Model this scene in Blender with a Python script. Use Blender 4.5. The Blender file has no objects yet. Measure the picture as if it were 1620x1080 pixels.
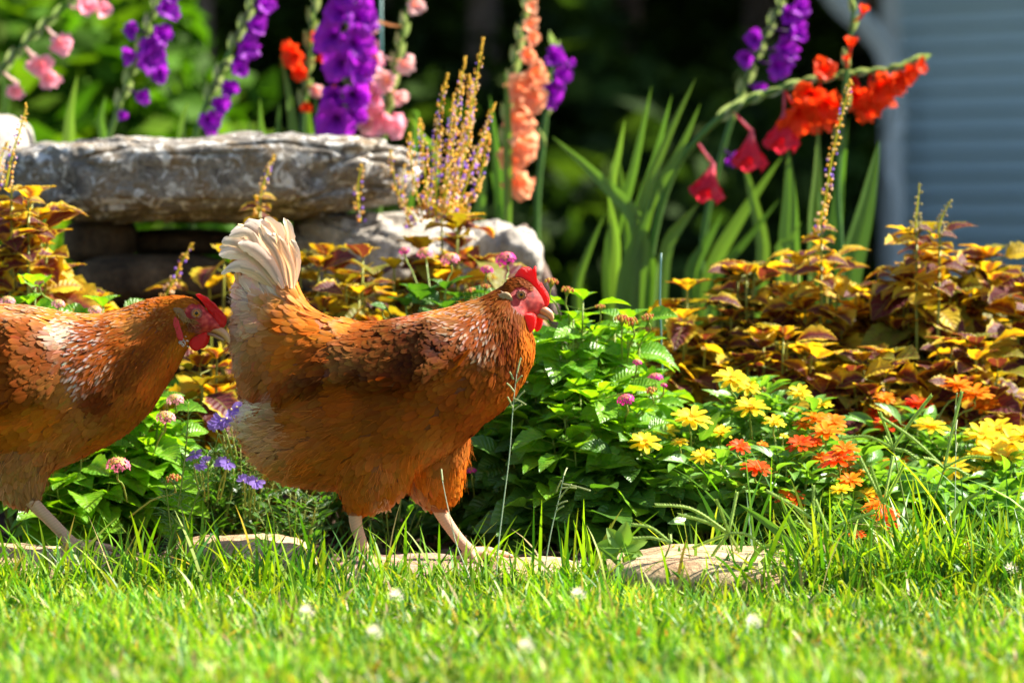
import bpy, math, random
import numpy as np
from mathutils import Vector, Matrix, Quaternion, noise
random.seed(7); np.random.seed(7)
rnd = random.random
scene = bpy.context.scene
COL = scene.collection
# ------------------------------------------------------------------ camera
F_PX, CX, CY, CAM_H = 6075.0, 810.0, 540.0, 0.52
PITCH = math.radians(1.697)
cam_d = bpy.data.cameras.new('camera'); cam = bpy.data.objects.new('camera', cam_d); COL.objects.link(cam)
cam.location = (0, 0, CAM_H); cam.rotation_euler = (math.pi/2 - PITCH, 0, 0)
cam_d.lens = 135; cam_d.sensor_width = 36; cam_d.clip_start = 0.1; cam_d.clip_end = 400
cam_d.dof.use_dof = True; cam_d.dof.focus_distance = 5.44; cam_d.dof.aperture_fstop = 3.9
scene.camera = cam
# ------------------------------------------------------------------ light
SUN_EL, SUN_AZ = 43.0, 15.0          # azimuth measured from +X (right) towards +Y (away)
world = bpy.data.worlds.new('World'); scene.world = world; world.use_nodes = True
wn = world.node_tree; bg = wn.nodes['Background']
sky = wn.nodes.new('ShaderNodeTexSky'); sky.sky_type = 'NISHITA'; sky.sun_disc = False
sky.sun_elevation = math.radians(SUN_EL); sky.sun_rotation = math.radians(90.0 - SUN_AZ)
wn.links.new(sky.outputs[0], bg.inputs[0]); bg.inputs[1].default_value = 0.066
sd = bpy.data.lights.new('sun', 'SUN'); sun = bpy.data.objects.new('sun', sd); COL.objects.link(sun)
sd.energy = 5.0; sd.angle = math.radians(0.53); sd.color = (1.0, 0.93, 0.80)
_el, _az = math.radians(SUN_EL), math.radians(SUN_AZ)
SUNDIR = Vector((math.cos(_el)*math.cos(_az), math.cos(_el)*math.sin(_az), math.sin(_el)))
sun.rotation_euler = SUNDIR.to_track_quat('Z', 'Y').to_euler()
vs = scene.view_settings; vs.view_transform = 'Standard'; vs.look = 'None'; vs.gamma = 1.0
vs.exposure = 1.85; vs.use_curve_mapping = False
scene.cycles.max_bounces = 8; scene.cycles.transparent_max_bounces = 8
scene.cycles.use_denoising = True
# ------------------------------------------------------------------ helpers
def P(px, py, Y):
    """world point at depth Y that the photograph shows at pixel (px, py)"""
    a, b = (px-CX)/F_PX, (CY-py)/F_PX
    d = Vector((a, math.cos(PITCH) + b*math.sin(PITCH), -math.sin(PITCH) + b*math.cos(PITCH)))
    d *= Y/d.y
    return Vector((d.x, d.y, d.z + CAM_H))
def PG(px, Y, z=0.0):
    return Vector(((px-CX)/F_PX*Y, Y, z))
def link(o, parent=None):
    COL.objects.link(o)
    if parent is not None: o.parent = parent
    return o
def empty(name, loc, label=None, cat=None, group=None, rz=0.0):
    o = bpy.data.objects.new(name, None); COL.objects.link(o)
    o.location = loc; o.rotation_euler = (0, 0, rz); o.empty_display_size = 0.02
    return tag(o, label, cat, group)
def tag(o, label=None, cat=None, group=None, kind=None):
    if label: o['label'] = label
    if cat: o['category'] = cat
    if group: o['group'] = group
    if kind: o['kind'] = kind
    return o
def mesh_np(name, V, faces, mat=None, attrs=None, smooth=True):
    """V (n,3); faces: list of (m,k) int arrays; attrs: name -> (n,3) or (n,4) arrays"""
    me = bpy.data.meshes.new(name)
    V = np.asarray(V, dtype=np.float32).reshape(-1, 3)
    faces = [np.asarray(f, dtype=np.int32) for f in faces if len(f)]
    loops = np.concatenate([f.ravel() for f in faces])
    tot = np.concatenate([np.full(len(f), f.shape[1], dtype=np.int32) for f in faces])
    start = np.concatenate([[0], np.cumsum(tot)[:-1]]).astype(np.int32)
    me.vertices.add(len(V)); me.vertices.foreach_set('co', V.ravel())
    me.loops.add(len(loops)); me.loops.foreach_set('vertex_index', loops)
    me.polygons.add(len(tot)); me.polygons.foreach_set('loop_start', start)
    try: me.polygons.foreach_set('loop_total', tot)
    except Exception: pass
    me.polygons.foreach_set('use_smooth', np.full(len(tot), bool(smooth)))
    me.update(calc_edges=True)
    for k, A in (attrs or {}).items():
        A = np.asarray(A, dtype=np.float32)
        if A.ndim == 2 and A.shape[1] == 4:
            at = me.attributes.new(k, 'FLOAT_COLOR', 'POINT'); at.data.foreach_set('color', A.ravel())
        elif A.ndim == 2:
            at = me.attributes.new(k, 'FLOAT_VECTOR', 'POINT'); at.data.foreach_set('vector', A.ravel())
        else:
            at = me.attributes.new(k, 'FLOAT', 'POINT'); at.data.foreach_set('value', A.ravel())
    if mat: me.materials.append(mat)
    me.validate()
    return me
def obj(name, me, parent=None, loc=None, M=None):
    o = bpy.data.objects.new(name, me); link(o, parent)
    if loc is not None: o.location = loc
    if M is not None: o.matrix_local = M
    return o
class MB:
    """collects pieces, then builds one mesh"""
    def __init__(s): s.V=[]; s.Q=[]; s.T=[]; s.C=[]; s.U=[]; s.n=0
    def add(s, V, Q=(), T=(), col=(1,1,1), uv=None):
        V = np.asarray(V, float).reshape(-1,3); k=len(V)
        if len(Q): s.Q.append(np.asarray(Q,int)+s.n)
        if len(T): s.T.append(np.asarray(T,int)+s.n)
        c = np.ones((k,4)); c[:,:3] = col; s.C.append(c)
        s.U.append(np.zeros((k,3)) if uv is None else np.asarray(uv,float)); s.V.append(V); s.n += k
    def tube(s, pts, rad, n=6, col=(1,1,1), cap=True):
        pts = np.asarray([tuple(p) for p in pts], float); m=len(pts)
        rad = np.broadcast_to(np.asarray(rad,float), (m,))
        tan = np.gradient(pts, axis=0); tan /= np.linalg.norm(tan,axis=1,keepdims=True)+1e-12
        ref = np.array([0,0,1.0]) if abs(tan[0,2])<.9 else np.array([1.0,0,0])
        V=[]
        for i in range(m):
            a = np.cross(tan[i], ref); a/=np.linalg.norm(a)+1e-12; b=np.cross(tan[i],a)
            ref = -b if False else ref
            th = np.arange(n)/n*2*math.pi
            V.append(pts[i]+rad[i]*(np.cos(th)[:,None]*a+np.sin(th)[:,None]*b))
        V=np.concatenate(V)
        i,j=np.meshgrid(np.arange(m-1),np.arange(n),indexing='ij')
        Q=np.stack([i*n+j,i*n+(j+1)%n,(i+1)*n+(j+1)%n,(i+1)*n+j],-1).reshape(-1,4)
        T=[]
        if cap:
            V=np.concatenate([V,pts[:1],pts[-1:]]); c0=m*n; c1=m*n+1
            T=[(c0,(j+1)%n,j) for j in range(n)]+[(c1,(m-1)*n+j,(m-1)*n+(j+1)%n) for j in range(n)]
        s.add(V,Q,T,col)
    def blob(s, c, r, n=8, m=6, col=(1,1,1), axes=None):
        r=np.broadcast_to(np.asarray(r,float),(3,)); V=[]
        for i in range(m+1):
            ph=math.pi*i/m
            for j in range(n):
                th=2*math.pi*j/n; V.append((math.sin(ph)*math.cos(th)*r[0],math.sin(ph)*math.sin(th)*r[1],math.cos(ph)*r[2]))
        V=np.array(V)
        if axes is not None: V=V@np.asarray(axes)
        V=V+np.asarray(c,float)
        i,j=np.meshgrid(np.arange(m),np.arange(n),indexing='ij')
        Q=np.stack([i*n+j,(i+1)*n+j,(i+1)*n+(j+1)%n,i*n+(j+1)%n],-1).reshape(-1,4)
        s.add(V,Q,(),col)
    def mesh(s, name, mat, smooth=True):
        f=[]
        if s.Q: f.append(np.concatenate(s.Q))
        if s.T: f.append(np.concatenate(s.T))
        return mesh_np(name, np.concatenate(s.V), f, mat, {'Col':np.concatenate(s.C),'fuv':np.concatenate(s.U)}, smooth)
def frame(d, nrm, loc, sc=1.0):
    """matrix whose Y runs along d and whose Z is as near nrm as can be"""
    y = Vector(d).normalized(); z = Vector(nrm); z = z - y*z.dot(y)
    if z.length < 1e-5: z = y.orthogonal()
    z.normalize(); x = y.cross(z)
    M = Matrix(((x.x,y.x,z.x,0),(x.y,y.y,z.y,0),(x.z,y.z,z.z,0),(0,0,0,1)))
    S = Matrix.Diagonal((sc,sc,sc,1)) if not isinstance(sc,(tuple,list)) else Matrix.Diagonal((*sc,1))
    return Matrix.Translation(Vector(loc)) @ M @ S
def catmull(Pn, m):
    Pn=np.asarray(Pn,float); k=len(Pn); t=np.linspace(0,k-1,m); i=np.minimum(t.astype(int),k-2); f=(t-i)[:,None]
    g=lambda q:Pn[np.clip(q,0,k-1)]
    p0,p1,p2,p3=g(i-1),g(i),g(i+1),g(i+2)
    return .5*((2*p1)+(-p0+p2)*f+(2*p0-5*p1+4*p2-p3)*f*f+(-p0+3*p1-3*p2+p3)*f**3)
# ------------------------------------------------------------------ materials
def nt(name):
    m = bpy.data.materials.new(name); m.use_nodes = True; t = m.node_tree
    t.nodes.clear(); out = t.nodes.new('ShaderNodeOutputMaterial')
    return m, t, out
def N(t, typ, **kw):
    n = t.nodes.new(typ)
    for k, v in kw.items():
        if k.startswith('i_'): n.inputs[k[2:].replace('_',' ')].default_value = v
        elif k.startswith('n'): n.inputs[int(k[1:])].default_value = v
        else: setattr(n, k, v)
    return n
def L(t, a, b): t.links.new(a, b)
def math_(t, op, a, b=None, clamp=False):
    n = t.nodes.new('ShaderNodeMath'); n.operation = op; n.use_clamp = clamp
    for i, v in enumerate((a, b)):
        if v is None: continue
        if isinstance(v, (int, float)): n.inputs[i].default_value = v
        else: L(t, v, n.inputs[i])
    return n.outputs[0]
def mix_(t, fac, a, b, blend='MIX'):
    n = t.nodes.new('ShaderNodeMix'); n.data_type = 'RGBA'; n.blend_type = blend
    for s, v in ((n.inputs[0], fac), (n.inputs[6], a), (n.inputs[7], b)):
        if isinstance(v, (int, float)): s.default_value = v
        elif isinstance(v, (tuple, list)): s.default_value = (*v[:3], 1)
        else: L(t, v, s)
    return n.outputs[2]
def attr(t, name):
    n = t.nodes.new('ShaderNodeAttribute'); n.attribute_name = name; return n
def noise_(t, scale, detail=3, rough=.55, vec=None, dist=0.0):
    n = t.nodes.new('ShaderNodeTexNoise'); n.inputs['Scale'].default_value = scale
    n.inputs['Detail'].default_value = detail; n.inputs['Roughness'].default_value = rough; n.inputs['Distortion'].default_value = dist
    if vec is not None: L(t, vec, n.inputs['Vector'])
    return n
def ramp_(t, fac, stops):
    n = t.nodes.new('ShaderNodeValToRGB'); L(t, fac, n.inputs[0]); e = n.color_ramp.elements
    while len(e) < len(stops): e.new(.5)
    for q, (p, c) in zip(e, stops):
        q.position = p; q.color = (*c, 1) if len(c) == 3 else c
    return n.outputs[0]
def bump_(t, h, strength=.3, dist=.002, normal=None):
    n = t.nodes.new('ShaderNodeBump'); n.inputs['Strength'].default_value = strength; n.inputs['Distance'].default_value = dist
    L(t, h, n.inputs['Height'])
    if normal is not None: L(t, normal, n.inputs['Normal'])
    return n.outputs[0]
def leafy(name, colfn, trans=.45, rough=.4, spec=.4, tint=(1.25,1.3,.5), bump=None):
    """thin two-sided surface: colfn(t) gives the colour socket; light also passes through it"""
    m, t, out = nt(name); c = colfn(t)
    p = N(t, 'ShaderNodeBsdfPrincipled'); L(t, c, p.inputs['Base Color'])
    p.inputs['Roughness'].default_value = rough; p.inputs['Specular IOR Level'].default_value = spec
    tr = N(t, 'ShaderNodeBsdfTranslucent'); L(t, mix_(t, 1.0, c, tint, 'MULTIPLY'), tr.inputs['Color'])
    if bump: b = bump(t); L(t, b, p.inputs['Normal'])
    mx = N(t, 'ShaderNodeMixShader'); mx.inputs[0].default_value = trans
    L(t, p.outputs[0], mx.inputs[1]); L(t, tr.outputs[0], mx.inputs[2]); L(t, mx.outputs[0], out.inputs[0])
    return m
def simple(name, colfn, rough=.6, spec=.4, bump=None, sss=0, metal=0, coat=0):
    m, t, out = nt(name); p = N(t, 'ShaderNodeBsdfPrincipled')
    if callable(colfn): L(t, colfn(t), p.inputs['Base Color'])
    else: p.inputs['Base Color'].default_value = (*colfn, 1)
    p.inputs['Roughness'].default_value = rough; p.inputs['Specular IOR Level'].default_value = spec
    p.inputs['Coat Weight'].default_value = coat
    if sss:
        p.inputs['Subsurface Weight'].default_value = sss; p.inputs['Subsurface Radius'].default_value = (1,.25,.12)
        p.inputs['Subsurface Scale'].default_value = .008
    if bump: L(t, bump(t), p.inputs['Normal'])
    L(t, p.outputs[0], out.inputs[0])
    return m
# ================================================================== setting
def noise_grid(x0,x1,y0,y1,nx,ny,fz,name,mat):
    xs=np.linspace(x0,x1,nx); ys=np.linspace(y0,y1,ny); V=[(x,y,fz(x,y)) for y in ys for x in xs]
    i,j=np.meshgrid(np.arange(ny-1),np.arange(nx-1),indexing='ij')
    Q=np.stack([i*nx+j,i*nx+j+1,(i+1)*nx+j+1,(i+1)*nx+j],-1).reshape(-1,4)
    o=obj(name,mesh_np(name,V,[Q],mat)); o['kind']='structure'; return o
def geo(t): return t.nodes.new('ShaderNodeNewGeometry').outputs['Position']
M_LAWN=simple('lawn_soil_material',lambda t: mix_(t,noise_(t,60,4,vec=geo(t)).outputs[0],(.035,.04,.012),(.10,.11,.03)),rough=.95,spec=.1)
M_SOIL=simple('bed_soil_material',lambda t: ramp_(t,noise_(t,90,5,.7,vec=geo(t)).outputs[0],[(.3,(.02,.012,.008)),(.55,(.06,.035,.022)),(.72,(.16,.11,.08))]),rough=.95,spec=.15,
    bump=lambda t: bump_(t,noise_(t,140,5,.7,vec=geo(t)).outputs[0],1.0,.01))
M_FOREST=simple('woodland_floor_material',lambda t: ramp_(t,noise_(t,2.5,5,.7,vec=geo(t)).outputs[0],[(.35,(.012,.012,.006)),(.6,(.03,.035,.012)),(.8,(.05,.035,.02))]),rough=.95,spec=.1)
def terrain(x,y):
    z=-.02
    if y>7.3: t=min(1,(y-7.3)/4.5); z-=1.0*t*t*(3-2*t)
    if y>26: z+=(y-26)*.10
    return z
noise_grid(-60,60,5.45,120,60,90,terrain,'ground',M_FOREST)
noise_grid(-14,14,-12,5.46,50,60,lambda x,y:.004*noise.noise(Vector((x*3,y*3,0))),'lawn',M_LAWN)
noise_grid(-1.6,1.6,5.36,7.6,170,110,lambda x,y:.018+.020*noise.noise(Vector((x*9,y*9,1)))+.014*noise.noise(Vector((x*30,y*30,4)))-.06*max(0,(y-7.2)),'flower_bed',M_SOIL)
# soil crumbs and chips of bark lying on the bed
_mb=MB(); _r=np.random.default_rng(2)
for _ in range(2600):
    x=_r.uniform(-1.1,1.1); y=5.48+abs(_r.normal(0,.22)); s=abs(_r.normal(0,.0045))+.002
    c=np.array([.16,.11,.075])*_r.uniform(.3,1.5)
    _mb.blob((x,y,.03+.020*noise.noise(Vector((x*9,y*9,1)))),(s*_r.uniform(.7,2.2),s,s*.6),5,3,col=c)
tag(obj('mulch',_mb.mesh('mulch',simple('mulch_material',lambda t:attr(t,'Col').outputs['Color'],rough=.9,spec=.15),False)),'crumbs of brown soil and bark lying between kerb and plants','mulch',kind='stuff')

def rock_mesh(name,sx,sy,sz,seed,mat,nu=44,nv=28,pw=3.2,amp=.10,freq=2.2,fine=.02,fn=None,crack=0):
    V=[];e=2/pw; sp=lambda v:math.copysign(abs(v)**e,v)
    for i in range(nv+1):
        ph=-math.pi/2+math.pi*i/nv
        for j in range(nu):
            th=2*math.pi*j/nu
            p=Vector((sp(math.cos(ph))*sp(math.cos(th)),sp(math.cos(ph))*sp(math.sin(th)),sp(math.sin(ph))))
            q=Vector((p.x*sx,p.y*sy,p.z*sz)); k=freq/max(sx,sy)*.5; o_=Vector((seed*3.1,seed*1.7,seed*5.3))
            d=amp*noise.noise(q*k+o_)+amp*.45*noise.noise(q*k*2.7+o_)+fine*noise.noise(q*k*8+o_)+fine*.6*noise.noise(q*k*18+o_)
            if crack: d-=crack*max(0,1-abs(noise.noise(Vector((q.x*k*1.3,q.y*k*1.3,q.z*k*7))+o_))*9)
            f=1+d; v=Vector((q.x*(1+d*.5),q.y*(1+d*.5),q.z*f))
            if fn: v=fn(v,p)
            V.append(v)
    i,j=np.meshgrid(np.arange(nv),np.arange(nu),indexing='ij')
    Q=np.stack([i*nu+j,i*nu+(j+1)%nu,(i+1)*nu+(j+1)%nu,(i+1)*nu+j],-1).reshape(-1,4)
    return mesh_np(name,[tuple(v) for v in V],[Q],mat)
def stone_mat(name,cols,sc=30,lich=None):
    def c(t):
        g=t.nodes.new('ShaderNodeTexCoord').outputs['Object']
        n=noise_(t,sc,6,.65,vec=g,dist=.4); k=len(cols)
        b=ramp_(t,n.outputs[0],[(.30+.42*i/(k-1),q) for i,q in enumerate(cols)])
        f=noise_(t,sc*9,4,.7,vec=g); b=mix_(t,.75,b,ramp_(t,f.outputs[0],[(.3,(.35,.35,.35)),(.55,(1,1,1)),(.75,(1.4,1.35,1.25))]),'MULTIPLY')
        if lich:
            m=noise_(t,lich[0],5,.7,vec=g,dist=1.0); b=mix_(t,ramp_(t,m.outputs[0],[(lich[1],(0,0,0)),(lich[1]+.05,(1,1,1))]),b,lich[2])
        return b
    def bp(t):
        g=t.nodes.new('ShaderNodeTexCoord').outputs['Object']
        return bump_(t,noise_(t,sc*4,6,.7,vec=g).outputs[0],.9,.008)
    return simple(name,c,rough=.88,spec=.25,bump=bp)
M_SAND=stone_mat('sandstone_material',[(.28,.17,.09),(.46,.30,.17),(.58,.42,.25),(.62,.48,.31)],14)
M_PINKST=stone_mat('pink_sandstone_material',[(.22,.12,.09),(.36,.22,.17),(.46,.32,.25)],16)
M_SLAB=stone_mat('lichen_slab_material',[(.05,.045,.04),(.15,.13,.11),(.28,.25,.21),(.22,.15,.08),(.34,.31,.27)],18,(34,.54,(.62,.60,.56)))
M_DKROCK=stone_mat('dark_rock_material',[(.03,.02,.012),(.10,.065,.035),(.17,.12,.07)],12)
M_PALE=stone_mat('pale_rock_material',[(.22,.18,.14),(.42,.38,.33),(.60,.56,.50)],12)
kerb=[ # px centre, half width px, top z, Y, half depth, label, material
 (50,165,.064,5.48,.135,'long low kerb stone under the feet of the hen at the left edge',M_SAND,1),
 (385,118,.068,5.58,.12,'pale rounded kerb stone half hidden in grass between the two hens',M_SAND,2),
 (645,140,.044,5.50,.15,'low pinkish kerb stone under the rear foot of the middle hen',M_PINKST,3),
 (845,82,.044,5.45,.13,'small kerb stone under the front toes of the middle hen',M_SAND,4),
 (1115,182,.066,5.40,.15,'broad sandstone kerb slab with grass shadows right of the middle hen',M_SAND,5),
 (1420,135,.030,5.50,.11,'kerb stone sunk in weeds below the orange zinnias',M_SAND,6),
 (-190,110,.05,5.48,.12,'kerb stone past the long low one under the left hen',M_SAND,7),
 (1680,120,.03,5.52,.11,'last kerb stone in the weeds at the right end of the bed',M_SAND,8)]
for px,hw,zt,Y,hd,lb,mt,sd_ in kerb:
    h=.05; me=rock_mesh('kerb_stone',hw/F_PX*Y,hd,h,sd_,mt,52,30,pw=3.4,amp=.16,freq=2.4,fine=.035)
    tag(obj('kerb_stone',me,loc=(PG(px,Y).x,Y,zt-h)),lb,'stone','kerb stones along the bed')
def at_px(px,py,Y): return tuple(P(px,py,Y))
def slabfn(v,p):
    x=v.x/.35; z=v.z
    if z>0: z*=1.0-.22*max(0,x-.3)+.10*math.sin(x*2.2+1)
    else: z*=1.05-.30*max(0,x)-.1*max(0,-x-.6)*2
    return Vector((v.x*(1.0+(.06*v.z/.07 if x>0 else -.02)),v.y,z))
S6=6.75/F_PX
def rock(name,x0,x1,y0,y1,Y,dep,sd_,mt,lb,cat='rock',grp='rocks stacked under the slab',rot=0,**k):
    s=Y/F_PX; me=rock_mesh(name,(x1-x0)/2*s,dep,(y1-y0)/2*s,sd_,mt,**k)
    o=obj(name,me,loc=at_px((x0+x1)/2,(y0+y1)/2,Y)); o.rotation_euler=(0,0,rot); return tag(o,lb,cat,grp)
rock('rock_slab',34,664,221,344,6.85,.30,11,M_SLAB,'great flat lichen-covered rock slab lying on the stacked rocks',grp=None,nu=220,nv=100,pw=4.6,amp=.22,freq=2.8,fine=.075,fn=slabfn,crack=.10)
rock('rock',105,215,346,418,6.85,.12,12,M_DKROCK,'brown wedge rock propping the left end of the slab')
rock('rock',200,380,362,405,7.00,.14,13,M_DKROCK,'flat dark rock in the gap beneath the middle of the slab')
rock('rock',120,372,402,480,6.80,.16,14,M_DKROCK,'wide grey-brown rock below the gap, behind the yellow flower spike')
rock('rock',465,735,345,480,6.85,.20,15,M_PALE,'big pale sunlit rock below the right end of the slab',amp=.5,fine=.10,freq=3.2,pw=3.8,nu=90,nv=50,crack=.15,rot=.5)
rock('rock',740,828,358,470,6.80,.18,16,M_PALE,'pale rounded rock beside the leaning stick',amp=.4,fine=.08,freq=3,nu=70,nv=40,rot=.3)
rock('rock',-60,46,182,330,7.1,.16,17,M_PALE,'whitish rock at the left edge past the end of the slab',amp=.2)
rock('rock',500,620,450,520,6.75,.10,18,M_DKROCK,'grey rock low behind the back of the middle hen',amp=.4,fine=.09,freq=3,nu=70,nv=40)
rock('rock',-80,120,400,560,6.95,.16,19,M_DKROCK,'dark rock in the shade low behind the left yellow coleus')
rock('rock',330,510,440,560,6.9,.16,20,M_DKROCK,'dark rock low behind the tail of the middle hen')
rock('rock',150,420,470,600,6.95,.16,21,M_DKROCK,'lowest dark rock of the stack, seen between the two hens')
rock('rock',600,830,455,600,6.95,.16,22,M_DKROCK,'buried dark rock under the two pale ones')
# leaning stick
mb=MB(); pts=[P(828,360,6.9),P(836,385,6.87),P(848,410,6.84),P(862,440,6.82),P(876,500,6.8),P(886,560,6.78)]
mb.tube(catmull(pts,14),np.linspace(.009,.013,14),8)
tag(obj('stick',mb.mesh('stick',simple('bark_stick_material',lambda t: ramp_(t,noise_(t,120,5).outputs[0],[(.3,(.10,.06,.045)),(.7,(.36,.26,.21))]),rough=.9,bump=lambda t:bump_(t,noise_(t,200,4).outputs[0],.8,.004)))),'weathered brown stick leaning beside the pale rock','stick')

# ------------------------------------------------------------------ house
M_SIDING=simple('siding_material',lambda t: mix_(t,noise_(t,6,4,vec=geo(t)).outputs[0],(.50,.64,.70),(.58,.71,.76)),rough=.5,spec=.4)
M_WHITE=simple('white_trim_material',lambda t: mix_(t,noise_(t,9,4,vec=geo(t)).outputs[0],(.72,.74,.74),(.82,.83,.82)),rough=.45,spec=.4)
HY=17.0; corner=PG(1428,HY,-1.0)
house=empty('house',corner,'pale sided house wall in shade with a white downpipe at its corner','house')
ax=Vector((math.cos(math.radians(-45)),math.sin(math.radians(-45)),0)); nrm=Vector((-math.sin(math.radians(45)),-math.cos(math.radians(45)),0)); nrm=Vector((ax.y,-ax.x,0)); 
if nrm.y>0: nrm=-nrm
LEN=5.0; ch=.092
prof=[(0,.034),(.004,.040),(.040,.020),(.088,.001),(.092,0)]
V=[];
for x in (0,LEN):
    for z,o_ in prof: V.append(ax*x+nrm*o_+Vector((0,0,z)))
    V.append(ax*x-nrm*.01+Vector((0,0,.092))); V.append(ax*x-nrm*.01)
k=len(prof)+2; Q=[(i,(i+1)%k,k+(i+1)%k,k+i) for i in range(k)]
pm=mesh_np('siding_plank',V,[Q],M_SIDING,smooth=False)
for i in range(36): obj('siding_plank',pm,house,loc=(0,0,i*ch))
def boxmesh(name,o0,ux,uy,uz,mat,bev=0):
    V=[o0+ux*a+uy*b+uz*c for c in (0,1) for b in (0,1) for a in (0,1)]
    return mesh_np(name,V,[[(0,1,3,2),(4,6,7,5),(0,4,5,1),(2,3,7,6),(0,2,6,4),(1,5,7,3)]],mat,smooth=False)
Z=Vector((0,0,1))
obj('corner_trim',boxmesh('corner_trim',-ax*.10+nrm*.0,ax*.10,nrm*.032,Z*3.4,M_WHITE),house)
obj('side_wall',boxmesh('side_wall',-ax*.085-nrm*3.0,ax*.05,nrm*2.99,Z*3.4,M_SIDING),house)
obj('back_sheathing',boxmesh('back_sheathing',-nrm*.12,ax*LEN,nrm*.10,Z*3.4,M_SIDING),house)
obj('soffit',boxmesh('soffit',-ax*.5+Z*3.32-nrm*.1,ax*(LEN+.5),nrm*.62,Z*.03,M_WHITE),house)
obj('fascia',boxmesh('fascia',-ax*.5+Z*3.32+nrm*.52,ax*(LEN+.5),nrm*.03,Z*.20,M_WHITE),house)
V=[-ax*.5+Z*3.54+nrm*.60,ax*LEN+Z*3.54+nrm*.60,ax*LEN+Z*4.9-nrm*3,-ax*.5+Z*4.9-nrm*3]; V+=[v+Z*.06 for v in V]
obj('roof',mesh_np('roof',V,[[(0,1,2,3),(7,6,5,4),(0,4,5,1),(1,5,6,2),(2,6,7,3),(3,7,4,0)]],simple('roof_material',(.08,.075,.07),rough=.9),smooth=False),house)
mb=MB(); inv=lambda v:Vector(v)-corner
dp=[P(1300,-40,16.75),P(1330,5,16.75),P(1375,45,16.77),P(1402,85,16.79),P(1412,140,16.8),P(1413,300,16.8),P(1413,520,16.8),P(1413,700,16.8)]
dp=[inv(p) for p in dp]; dpp=catmull(dp,40); mb.tube(dpp,.050,4)
obj('downpipe',mb.mesh('downpipe',M_WHITE,False),house)
# ------------------------------------------------------------------ woodland behind
def cards(rng,C,S,n,size,cols,flat=.5,asp=1.7):
    """leaf shaped quads (rhombs bent along the midrib) spread in an ellipsoid shell"""
    d=rng.normal(0,1,(n,3)); d/=np.linalg.norm(d,axis=1,keepdims=True); r=rng.random(n)**.45
    lump=np.array([noise.noise(Vector(q)*2.3+Vector(C)) for q in d]); r=r*(1+.38*lump)
    c=np.array(C)+d*r[:,None]*np.array(S)
    a=rng.normal(0,1,(n,3)); a[:,2]*=flat; a/=np.linalg.norm(a,axis=1,keepdims=True)
    b=np.cross(a,rng.normal(0,1,(n,3))); b/=np.linalg.norm(b,axis=1,keepdims=True); s=size*rng.uniform(.6,1.4,n)[:,None]
    nn=np.cross(a,b)
    V=np.stack([c-a*s*.5*asp,c+b*s*.5+nn*s*.1,c+a*s*.5*asp,c-b*s*.5+nn*s*.1],1).reshape(-1,3)
    Q=(np.arange(n)*4)[:,None]+np.arange(4)
    cc=np.array(cols)[rng.integers(0,len(cols),n)]*rng.uniform(.6,1.4,(n,1)); CC=np.ones((n,4,4)); CC[:,:,:3]=cc[:,None]
    return V,Q,CC.reshape(-1,4)
M_WOOD_LEAF=leafy('woodland_leaf_material',lambda t:attr(t,'Col').outputs['Color'],trans=.4,rough=.65,spec=.08,tint=(1.3,1.5,.3))
M_BARK=simple('bark_material',lambda t: ramp_(t,noise_(t,14,6,.7,vec=geo(t)).outputs[0],[(.3,(.05,.035,.028)),(.7,(.22,.16,.13))]),rough=.95,bump=lambda t:bump_(t,noise_(t,30,5,vec=geo(t)).outputs[0],1,.03))
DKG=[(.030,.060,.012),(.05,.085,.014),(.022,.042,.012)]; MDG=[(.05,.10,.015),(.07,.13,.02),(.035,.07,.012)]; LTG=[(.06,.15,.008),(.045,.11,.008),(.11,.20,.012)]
def tree(x,y,r,h,crown,lb,cols,n=2600,size=.16,seed=0,lean=0):
    rng=np.random.default_rng(seed+100); z0=terrain(x,y); root=empty('tree',(x,y,z0),lb,'tree','trees of the wood behind the garden')
    mb=MB(); pts=[(lean*t*t,.1*math.sin(t*3+seed),h*t) for t in np.linspace(0,1,12)]; mb.tube(pts,np.linspace(r*1.25,r*.35,12),10)
    obj('trunk',mb.mesh('trunk',M_BARK),root)
    mb=MB()
    for k in range(9):
        a=rng.uniform(0,6.28); t=rng.uniform(.5,.95); L_=crown[0]*rng.uniform(.5,.9)
        p0=np.array([lean*t*t,0,h*t]); mb.tube([p0,p0+np.array([math.cos(a)*L_*.5,math.sin(a)*L_*.5,L_*.2]),p0+np.array([math.cos(a)*L_,math.sin(a)*L_,L_*.55])],[r*.35,r*.2,r*.06],6)
    obj('limbs',mb.mesh('limbs',M_BARK),root)['kind']='stuff'
    V,Q,CC=cards(rng,(lean,0,h*1.0),crown,n,size,cols)
    obj('crown',mesh_np('crown',V,[Q],M_WOOD_LEAF,{'Col':CC},False),root)['kind']='stuff'
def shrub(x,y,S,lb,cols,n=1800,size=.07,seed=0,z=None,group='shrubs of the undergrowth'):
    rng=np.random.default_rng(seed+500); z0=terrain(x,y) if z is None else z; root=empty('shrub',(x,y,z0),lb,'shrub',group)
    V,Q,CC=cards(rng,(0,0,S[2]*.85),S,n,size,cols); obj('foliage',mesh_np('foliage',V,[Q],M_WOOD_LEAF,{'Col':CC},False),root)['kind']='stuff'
    mb=MB()
    for k in range(6):
        a=rng.uniform(0,6.28); mb.tube([(0,0,0),(math.cos(a)*S[0]*.3,math.sin(a)*S[1]*.3,S[2]*.7),(math.cos(a)*S[0]*.6,math.sin(a)*S[1]*.6,S[2]*1.3)],[.02,.014,.005],5)
    obj('stems',mb.mesh('stems',M_BARK),root)['kind']='stuff'
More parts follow.
